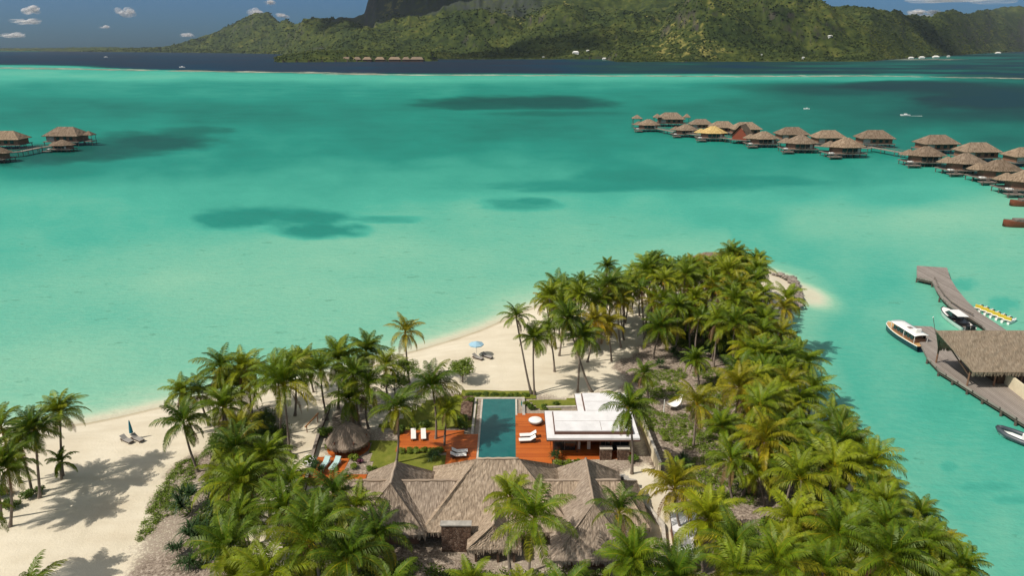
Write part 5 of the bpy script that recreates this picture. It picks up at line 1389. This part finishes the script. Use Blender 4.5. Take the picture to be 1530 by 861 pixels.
def rim_from(secs, rr=.06):
    mb = MB(); mb.tube([s2[0] for s2 in secs], rr, 5); mb.tube([s2[1] for s2 in secs], rr, 5); return mb
# long covered launch
a = at(1326, 487, .6); b = at(1381, 522, .6); d = a-b; ang = math.atan2(d.y, d.x)
la_ = thing('water_taxi', (a+b)/2*1.0, 'navy-hulled launch with long white canopy moored at the dock end', 'boat', rz=ang); la_.location.z = 0
Lh = d.length; print('launch', Lh)
mb = MB(); se = hull(mb, Lh, 3.3, 1.15, .35); mb.build('hull', 'navy_hull', la_, smooth=True)
deck_from(se, -.03, .97).build('deck', 'tan_deck', la_); rim_from(se, .07).build('gunwale', 'white_gel', la_)
cb = MB().box(-Lh*.36, Lh*.22, -1.15, 1.15, 1.15, 1.75); cb.build('cabin', 'brown_wood', la_, bevel=.05)
for i in range(6):
    for sg in (-1, 1): MB().box(-Lh*.34+i*Lh*.09, -Lh*.34+i*Lh*.09+Lh*.07, sg*1.17-.02, sg*1.17+.02, 1.6, 2.35).build('window', 'glass', la_)
cn = MB(); n_ = 10; vs = []
for x in np.linspace(-Lh*.40, Lh*.27, 9):
    for k in range(7):
        y = -1.35+2.7*k/6; vs.append((x, y, 2.75-.16*(y/1.35)**2))
cn.add(vs, [(i*7+k, (i+1)*7+k, (i+1)*7+k+1, i*7+k+1) for i in range(8) for k in range(6)]); o = cn.build('canopy', 'white_gel', la_, smooth=True); so_ = o.modifiers.new('s', 'SOLIDIFY'); so_.thickness = .08
MB().box(-Lh*.12, -Lh*.05, -.3, .4, 2.78, 2.84).build('hatch', 'grey_fascia', la_)
for x in (-Lh*.38, -Lh*.1, Lh*.24):
    for sg in (-1, 1): MB().cyl(x, sg*1.2, 1.1, 2.65, .04, 6).build('post', 'white_gel', la_)
MB().box(-Lh*.30, -Lh*.26, -.5, .5, 2.8, 3.4).build('search_light', 'white_gel', la_, bevel=.05)
# white sport boat
a = at(1408, 465, .5); b = at(1448, 494, .5); d = a-b; ang = math.atan2(d.y, d.x)
sb = thing('speedboat', (a+b)/2, 'white speedboat with hardtop and black outboard engines tied beside the curved jetty', 'boat', rz=ang); sb.location.z = 0; Ls = d.length; print('speedboat', Ls)
mb = MB(); se = hull(mb, Ls, 2.9, 1.1, .35); mb.build('hull', 'white_gel', sb, smooth=True)
rim_from(se, .09).build('rub_rail', 'black_plastic', sb); deck_from(se, -.02, .95, 8).build('foredeck', 'white_gel', sb); deck_from(se, -.45, .9, 0, 9).build('cockpit', 'grey_fascia', sb)
mb = MB(); z = 1.15; mb.add([(-.2*Ls*.3, -1.15, z), (.28*Ls, -.75, z), (.28*Ls, .75, z), (-.2*Ls*.3, 1.15, z), (-.02*Ls, -.95, 2.1), (.14*Ls, -.7, 2.0), (.14*Ls, .7, 2.0), (-.02*Ls, .95, 2.1)], [(4, 5, 6, 7), (0, 1, 5, 4), (1, 2, 6, 5), (2, 3, 7, 6), (3, 0, 4, 7)]); mb.build('windshield', 'glass', sb)
MB().box(-.24*Ls, .13*Ls, -1.0, 1.0, 2.12, 2.24).build('hardtop', 'white_gel', sb, bevel=.06)
for x in (-.22*Ls, -.08*Ls):
    for sg in (-.9, .9): MB().cyl(x, sg, .8, 2.13, .035, 6).build('post', 'black_plastic', sb)
MB().box(-.34*Ls, -.16*Ls, -.9, .9, .7, 1.25).build('seat', 'black_plastic', sb, bevel=.06)
for y in (-.45, .45): MB().box(-.56*Ls, -.49*Ls, y-.25, y+.25, .3, 1.55).build('outboard_engine', 'black_plastic', sb, bevel=.1)
# inflatable at the edge
ib = thing('inflatable_boat', at(1530, 662, 0), 'grey inflatable boat with white console at the picture edge', 'boat', rz=R(128))
for sg in (-1, 1): MB().tube([(-3.2, sg*1.15, .55), (0, sg*1.2, .55), (1.8, sg*1.05, .62), (2.9, sg*.55, .8), (3.3, sg*.02, .9)], [.30, .32, .32, .30, .28], 10).build('tube', 'grey_tube', ib, smooth=True)
mb = MB(); hull(mb, 6.2, 2.0, .45, .2); mb.build('hull', 'white_gel', ib, smooth=True)
MB().box(-.6, .3, -.4, .4, .4, 1.4).build('console', 'white_gel', ib, bevel=.08); MB().box(-1.8, -1.0, -.5, .5, .4, .9).build('seat', 'white_gel', ib, bevel=.08); MB().lathe([(.01, 2.3), (.3, 2.2), (.36, 2.05), (.01, 1.95)], 14, (-.9, 0)).build('radar_dome', 'white_gel', ib, smooth=True)
for sg in (-1, 1): MB().tube([(-1.2, sg*.6, .5), (-1.0, sg*.5, 1.95), (-.8, sg*.1, 1.97)], .04, 6).build('arch', 'white_gel', ib)
MB().box(-3.7, -3.2, -.3, .3, .3, 1.4).build('outboard_engine', 'black_plastic', ib, bevel=.1)
# pedal craft row
pc = thing('pedal_craft', (0, 0, 0), 'x', 'pedal boat')
for sg in (-.55, .55):
    mb = MB(); hull(mb, 3.6, .55, .45, .15); mb.xf(Matrix.Translation((0, sg, 0))); mb.build('float', 'white_gel', pc, smooth=True)
MB().box(-1.0, 1.0, -.75, .75, .42, .55).build('platform', 'white_gel', pc, bevel=.04); MB().box(-.6, -.1, -.5, .5, .55, .80).build('seat', 'yellow_plastic', pc, bevel=.06); MB().box(-.85, -.62, -.65, .65, .55, 1.15).build('backrest', 'yellow_plastic', pc, bevel=.05)
MB().box(.5, 1.0, -.2, .2, .55, .85).build('pedal_box', 'black_plastic', pc, bevel=.05)
for i in range(6):
    p = at(1464+8.6*i, 463+3.6*i, 0)
    place(pc, p, R(35), f'white and yellow pedal craft lined up behind the jetty, {ORD[i]} from its outer end', 'pedal craft lined up behind the jetty')
# red brown wooden hulls
for (px, py, lb) in ((1533, 308, 'red-brown wooden hull moored by the nearest bungalow, the farther of two'), (1526, 339, 'red-brown wooden hull with grey deck box, the nearer of two')):
    t_ = thing('wooden_boat', at(px, py, 0), lb, 'boat', 'red-brown wooden hulls', rz=R(176))
    mb = MB(); se = hull(mb, 11, 3.2, 1.7, .5, .5, .9); mb.build('hull', 'red_hull', t_, smooth=True); deck_from(se, -.1, .96).build('deck', 'brown_wood', t_)
    MB().box(-2.3, 2.4, -1.2, 1.2, 1.6, 2.4).build('deck_box', 'weathered_timber', t_, bevel=.05)
# distant boats with wakes
t = MT('foam'); v = t.coord('Object'); n = t.noise(v, .6, 4, .6); t.base(t.ramp(n, [(.3, (.35, .55, .5)), (.6, (.8, .85, .82))]), .8, .2); M['foam'] = t.m
for px, py, L, lb, wk in ((1205, 163, 5, 'small white boat on open water beyond the bungalow row, near the golden roof side', 0), (1352, 173, 7, 'small white boat on open water behind the long bridge', 1), (272, 101, 16, 'white boat by the reef edge in front of the dark blue deep', 0), (158, 85.6, 22, 'white boat with wake crossing the deep blue channel', 1)):
    t_ = thing('motorboat', at(px, py, 0), lb, 'boat', rz=R(170)); mb = MB(); se = hull(mb, L, L*.28, L*.14, L*.03); mb.build('hull', 'white_gel', t_, smooth=True); MB().box(-L*.2, L*.1, -L*.09, L*.09, L*.12, L*.24).build('cabin', 'white_gel', t_, bevel=.1)
    if wk:
        mb = MB(); vs = [(-L*.4, -.4, .04), (-L*.4, .4, .04), (-L*1.8, L*.16, .04), (-L*1.8, -L*.16, .04)]; mb.add(vs, [(0, 1, 2, 3)]); o = mb.build('wake', 'foam', None); o.location = t_.location; o.rotation_euler = (0, 0, R(190 if L > 20 else 175)); tag(o, kind='stuff')

# ================================================================ jetty, dock, boathouse
def deck_px(poly, z, label, name, cat, mat='jetty_boards', th=.35, piles=(), edge=None):
    P = [at(x, y, z) for x, y in poly]; o = P[0].copy(); o.z = 0; t_ = thing(name, o, label, cat)
    q = [(p.x-o.x, p.y-o.y) for p in P]
    MB().prism(q, z-th, z).build('boards', mat, t_)
    MB().prism([(x*1.0, y*1.0) for x, y in off(q if sum(q[i][0]*q[(i+1) % len(q)][1]-q[(i+1) % len(q)][0]*q[i][1] for i in range(len(q))) > 0 else q[::-1], .12)], z-th-.45, z-th-.003).build('edge_beam', 'stilt_wood', t_)
    for x, y in piles:
        p = at(x, y, z)-o; MB().cyl(p.x, p.y, -2, z-th-.1, .2, 8).build('pile', 'stilt_wood', t_)
    return t_, o
jl = [(1393, 419), (1398, 431), (1407, 444), (1418, 455), (1431, 464), (1450, 474), (1466, 484), (1480, 498)]
jr = [(1510, 498), (1485, 481), (1462, 466), (1445, 450), (1430, 432), (1420, 416), (1415, 400)]
deck_px([(1370, 397), (1370, 414)]+jl+jr, 1.4, 'curved grey timber jetty with a square head standing in the lagoon', 'curved_jetty', 'jetty', piles=[(1371, 413), (1383, 415), (1394, 420), (1405, 442), (1425, 462), (1444, 479), (1442, 451), (1462, 469), (1414, 405), (1426, 430)])
rl = MB()
P = [at(x+3, y-1, 1.4) for x, y in jl[:-2]]
jr_ = thing('jetty_bench', P[0], 'low timber bench rail along the inner curve of the jetty', 'bench rail')
for a, b in zip(P, P[1:]): rl.tube([a-P[0]+Vector((0, 0, .5)), b-P[0]+Vector((0, 0, .5))], .14, 5)
rl.build('rail', 'weathered_timber', jr_)
for p in P: MB().cyl((p-P[0]).x, (p-P[0]).y, 0, .5, .08, 6).build('post', 'weathered_timber', jr_)
dl = [(1362, 487), (1372, 508), (1386, 534), (1404, 553), (1432, 570), (1470, 594), (1500, 612), (1560, 650)]
dr_ = [(1700, 640), (1700, 495), (1480, 495), (1450, 500), (1430, 512), (1410, 500), (1392, 488)]
deck_px(dl+dr_, 1.3, 'broad grey timber dock under the thatched boathouse', 'timber_dock', 'dock', piles=[(1364, 489), (1374, 510), (1387, 533), (1404, 551), (1425, 564), (1447, 578), (1470, 592), (1498, 610), (1520, 624)])
B_ = thing('boathouse', (74, 101, 1.3), 'open boathouse with big plain grey-tan thatch slope above the dock', 'boathouse')
def bl(p): return (p[0]-74, p[1]-101, p[2]-1.3)
e1, e2 = at(1453, 556, 4.2), at(1560, 560, 4.2); r1 = at(1398, 494, 9.0); r2 = at(1640, 494, 9.0)
mb = MB(); yb = 2*r1.y-e1.y
patch(mb, bl(e1), bl((e2.x+8, e1.y, 4.2)), bl((r2.x, r1.y, 9.0)), bl(r1), 30, 14, .06)
patch(mb, bl((e2.x+8, yb, 4.2)), bl((e1.x, yb, 4.2)), bl(r1), bl((r2.x, r1.y, 9.0)), 30, 10, .06)
fringe(mb, bl(e1), bl((e2.x+8, e1.y, 4.2)), drop=.7); fringe(mb, bl((e2.x+8, yb, 4.2)), bl((e1.x, yb, 4.2)), drop=.6)
br_ = mb.build('roof', 'thatch_tan', B_); so_ = br_.modifiers.new('s', 'SOLIDIFY'); so_.thickness = .12; so_.offset = -1
MB().box(0, 14, -1.9, 6, .02, 2.9).xf(Matrix.Translation((0, 0, 0))).build('inner_wall', 'dark_wood', B_)
for x in (-5, -1, 3): 
    for y in (-3.9, 4.4): MB().cyl(x, y, 0, 3.6, .13, 8).build('post', 'brown_wood', B_)
for p in ((-5, -3.9), (-5, 4.4)):
    MB().tube([(p[0], p[1], 1.6), (-8.0, .4, 7.0)], .11, 6).build('brace', 'dark_wood', B_)
pole = thing('mast_pole', at(1398, 500, 1.3), 'thin slanting pole beside the boathouse gable', 'pole'); MB().tube([(0, 0, 0), (-.9, .3, 3.2)], .05, 6).build('shaft', 'stilt_wood', pole); MB().tube([(-1.0, .3, 3.1), (-.8, .3, 3.3)], .05, 6).build('tip', 'white_gel', pole)
# building with cream wall at the edge
K_ = thing('dock_house', at(1520, 585, 1.3), 'dock house with cream low wall and brown gable at the picture edge', 'house')
o = K_.location
def kl(px, py, z): p = at(px, py, z); return (p.x-o.x, p.y-o.y)
wp = [kl(1499, 573, 1.3), kl(1530, 598, 1.3)]; d = Vector((wp[1][0]-wp[0][0], wp[1][1]-wp[0][1])).normalized(); n2 = Vector((-d.y, d.x))*.3
pp = [wp[0], (wp[0][0]+d.x*9, wp[0][1]+d.y*9)]
MB().prism([(pp[0][0], pp[0][1]), (pp[1][0], pp[1][1]), (pp[1][0]+n2.x, pp[1][1]+n2.y), (pp[0][0]+n2.x, pp[0][1]+n2.y)], 0.01, 1.9).build('parapet_wall', 'cream_render', K_)
MB().box(-1.5, 10, 2.5, 9, .01, 2.6).build('wall', 'dark_wood', K_)
mb = MB(); patch(mb, (-2.6, 1.4, 2.4), (11, 1.4, 2.4), (11, 5.5, 5.4), (-1.0, 5.5, 5.4), 10, 6, .04); patch(mb, (11, 9.6, 2.4), (-2.6, 9.6, 2.4), (-1, 5.5, 5.4), (11, 5.5, 5.4), 10, 6, .04); patch(mb, (-2.6, 9.6, 2.4), (-2.6, 1.4, 2.4), (-1, 5.5, 5.4), (-1, 5.5, 5.4), 8, 6, .04); mb.build('roof', 'brown_wood', K_)

# ================================================================ far shore buildings
t = MT('far_white'); t.base((.78, .77, .74), .7, .2); M['far_white'] = t.m
def far_house(px, py, w_, d_, h_, label, roofm, wallm='far_white', name='shore_house', rng_=None, roofh=.5, group=None, z0=None):
    y_ = rng_ or float(px_range(interp(SH, px)))+25; z_ = max(0.5, hill_z(px, y_)) if z0 is None else z0
    f_ = y_*cp+(CAMH-z_)*sp; x_ = (px-765)/F*f_
    t_ = thing(name, (x_, y_, z_), label, 'house', group)
    MB().box(-w_/2, w_/2, -d_/2, d_/2, -6, h_).build('wall', wallm, t_)
    mb = MB(); e_ = 1.5; A, B, C1, D1 = (-w_/2-e_, -d_/2-e_, h_), (w_/2+e_, -d_/2-e_, h_), (w_/2+e_, d_/2+e_, h_), (-w_/2-e_, d_/2+e_, h_); rh = h_+d_*roofh
    P1, P2 = (-w_/2+d_*.4, 0, rh), (w_/2-d_*.4, 0, rh); mb.add([A, B, C1, D1, P1, P2], [(0, 1, 5, 4), (1, 2, 5), (2, 3, 4, 5), (3, 0, 4)]); mb.build('roof', roofm, t_)
for i, (px, w_) in enumerate(((496, 42), (518, 30), (534, 26), (549, 30), (568, 32), (590, 42), (607, 26), (623, 46))):
    far_house(px, 0, w_, 16, 5, f'distant long thatched lodge on the foreland shore, {ORD[i]} from its sandy tip', 'thatch_far', 'dark_wood', 'shore_lodge', rng_=2675, z0=3, roofh=.55, group='thatched lodges on the foreland')
for px, rg_, w_, lb in ((860, 3330, 44, 'white shed on the far bay shore beside a bare sandy yard'), (878, 3340, 20, 'small white house next to the white shed in the far bay'), (903, 3080, 26, 'tiny white house where the far bay meets the dark headland'), (812, 3330, 16, 'small pale house alone on the far bay shore'),
                        (1138, 2790, 8, 'tiny pale house at the water under the big green hill'), (1240, 3150, 26, 'white roofed house alone halfway up the green hillside'), (1200, 2780, 14, 'small pale house on the far beach below the hillside house'),
                        (1361, 3330, 30, 'white shore house farthest from the point in the far village'), (1377, 3450, 36, 'white shore house second in the far village'), (1398, 3650, 44, 'biggest white shore house in the far village'), (1417, 3900, 22, 'white house on the point ending the far village'), (1491, 6150, 60, 'lone white house on the distant shore past the village')):
    far_house(px, 0, w_*.62, w_*.34, 5, lb, 'far_white', rng_=rg_, roofh=.35)

# ================================================================ clouds
t = MT('cloud'); v = t.coord('Object'); n = t.noise(v, 2.2, 6, .62)
ln = t.n('ShaderNodeVectorMath', operation='LENGTH'); t.l(t.n('ShaderNodeTexCoord').outputs['Object'], ln.inputs[0])
den = t.math('SUBTRACT', t.math('MULTIPLY', n, 2.6), t.math('ADD', t.math('MULTIPLY', ln.outputs['Value'], 1.0), .28), True)
t.base((.86, .84, .84), 1, 0)
tr = t.n('ShaderNodeBsdfTranslucent'); tr.inputs[0].default_value = (.9, .88, .88, 1); m0 = t.n('ShaderNodeMixShader'); m0.inputs[0].default_value = .55; t.l(t.b.outputs[0], m0.inputs[1]); t.l(tr.outputs[0], m0.inputs[2])
tb_ = t.n('ShaderNodeBsdfTransparent'); mxs = t.n('ShaderNodeMixShader'); t.l(t.math('MULTIPLY', den, .5, True), mxs.inputs[0]); t.l(tb_.outputs[0], mxs.inputs[1]); t.l(m0.outputs[0], mxs.inputs[2]); t.l(mxs.outputs[0], t.out.inputs[0])
M['cloud'] = t.m
m2_ = t.m.copy(); m2_.name = 'added_cloud_dense'; M['added_cloud_dense'] = m2_
for nd in m2_.node_tree.nodes:
    if nd.type == 'MATH' and nd.operation == 'MULTIPLY' and abs(nd.inputs[1].default_value-.5) < 1e-4: nd.inputs[1].default_value = 3
def cloud(loc, size, label, seed, mat='cloud'):
    r = random.Random(seed); mb = MB()
    for k in range(9):
        c_ = np.array([r.uniform(-.55, .55), r.uniform(-.4, .4), r.uniform(-.25, .3)]); s_ = r.uniform(.25, .45)*(1-.4*abs(c_[0]))
        nv_ = []
        for i in range(13):
            th = math.pi*i/12
            for j in range(20):
                ph = 2*math.pi*j/20; dd_ = np.array([math.sin(th)*math.cos(ph), math.sin(th)*math.sin(ph), math.cos(th)])
                nv_.append(c_+dd_*s_*(1+.25*(float(vnoise(np.array([dd_[0]*3+seed+k]), np.array([dd_[1]*3+dd_[2]*2]), seed)[0])-.5)))
        mb.add([tuple(p) for p in nv_], [(i*20+j, (i+1)*20+j, (i+1)*20+(j+1) % 20, i*20+(j+1) % 20) for i in range(12) for j in range(20)])
    o = mb.build('cloud', mat, smooth=True); o.location = loc; o.scale = size; return tag(o, label, 'cloud')
def skyp(px, py, Y_): return at_range(px, py, Y_)
for i, (px, py, w_, h_, lb) in enumerate([(186, 18, 20, 11, 'brightest small puffy cloud in the open sky over the lagoon'), (46, 14, 20, 10, 'small cloud high in the sky corner'), (40, 32, 28, 8, 'flat cloud beneath the corner one'), (382, 18, 15, 10, 'white cloud peeping over the rounded green peak'),
                                          (424, 23, 16, 5, 'thin cloud beside the rounded green peak'), (18, 52, 26, 6, 'faint low cloud bank near the horizon in the corner'), (279, 52, 12, 5, 'faint low cloud above the end of the hills'), (404, 3, 10, 6, 'faint tiny cloud at the top edge over the rounded peak'),
                                          (1440, -2, 110, 10, 'long pale cloud along the top edge above the far hills'), (1370, 18, 18, 7, 'small cloud in the dip between the far hills'), (1393, 18, 14, 7, 'small cloud in the dip nearest the wooded summit'), (1385, 26, 26, 6, 'low pale cloud touching the saddle of the far hills'), (156, 40, 10, 4, 'faint wisp below the brightest puffy cloud'), (558, -4, 12, 8, 'cloud clinging to the cliff top')]):
    Y_ = 14000; k_ = Y_/F
    cloud(skyp(px, py, Y_), (w_*k_*1.0, w_*k_*.7, h_*k_*1.1), lb, 40+i)
# cumulus above the frame, put there to shade the cliffs and hills
for i, (px, py, Y_, w_, lb) in enumerate([(660, 10, 5300, 1300, 'big cumulus added above the frame to shade the cliff mountain'), (1440, 40, 4600, 800, 'cumulus added above the frame to shade the wooded far summit'), (800, 72, 3500, 800, 'thin cumulus added above the frame to shade the foothills above the far bay'), (1130, 30, 3700, 500, 'thin cumulus over the big green hill')]):
    g_ = at_range(px, py, Y_); k_ = (1700-g_.z)/sd.z
    cloud(g_+sd*k_, (w_, w_*.75, 260), lb, 80+i, 'added_cloud_dense' if i < 1 else 'cloud')
# ================================================================ haze
if HAZE:
    m = bpy.data.materials.new('haze'); m.use_nodes = True; nt = m.node_tree
    nt.nodes.remove(nt.nodes['Principled BSDF'])
    pv = nt.nodes.new('ShaderNodeVolumePrincipled'); pv.inputs['Color'].default_value = (.70, .82, .95, 1); pv.inputs['Density'].default_value = HAZE; pv.inputs['Anisotropy'].default_value = .2
    nt.links.new(pv.outputs[0], nt.nodes['Material Output'].inputs['Volume'])
    M['haze'] = m
    zt = float(np.max(ZZ))+40
    o = MB().box(-13000, 13000, -400, 11900, -13, zt).build('haze', 'haze'); tag(o, kind='stuff')
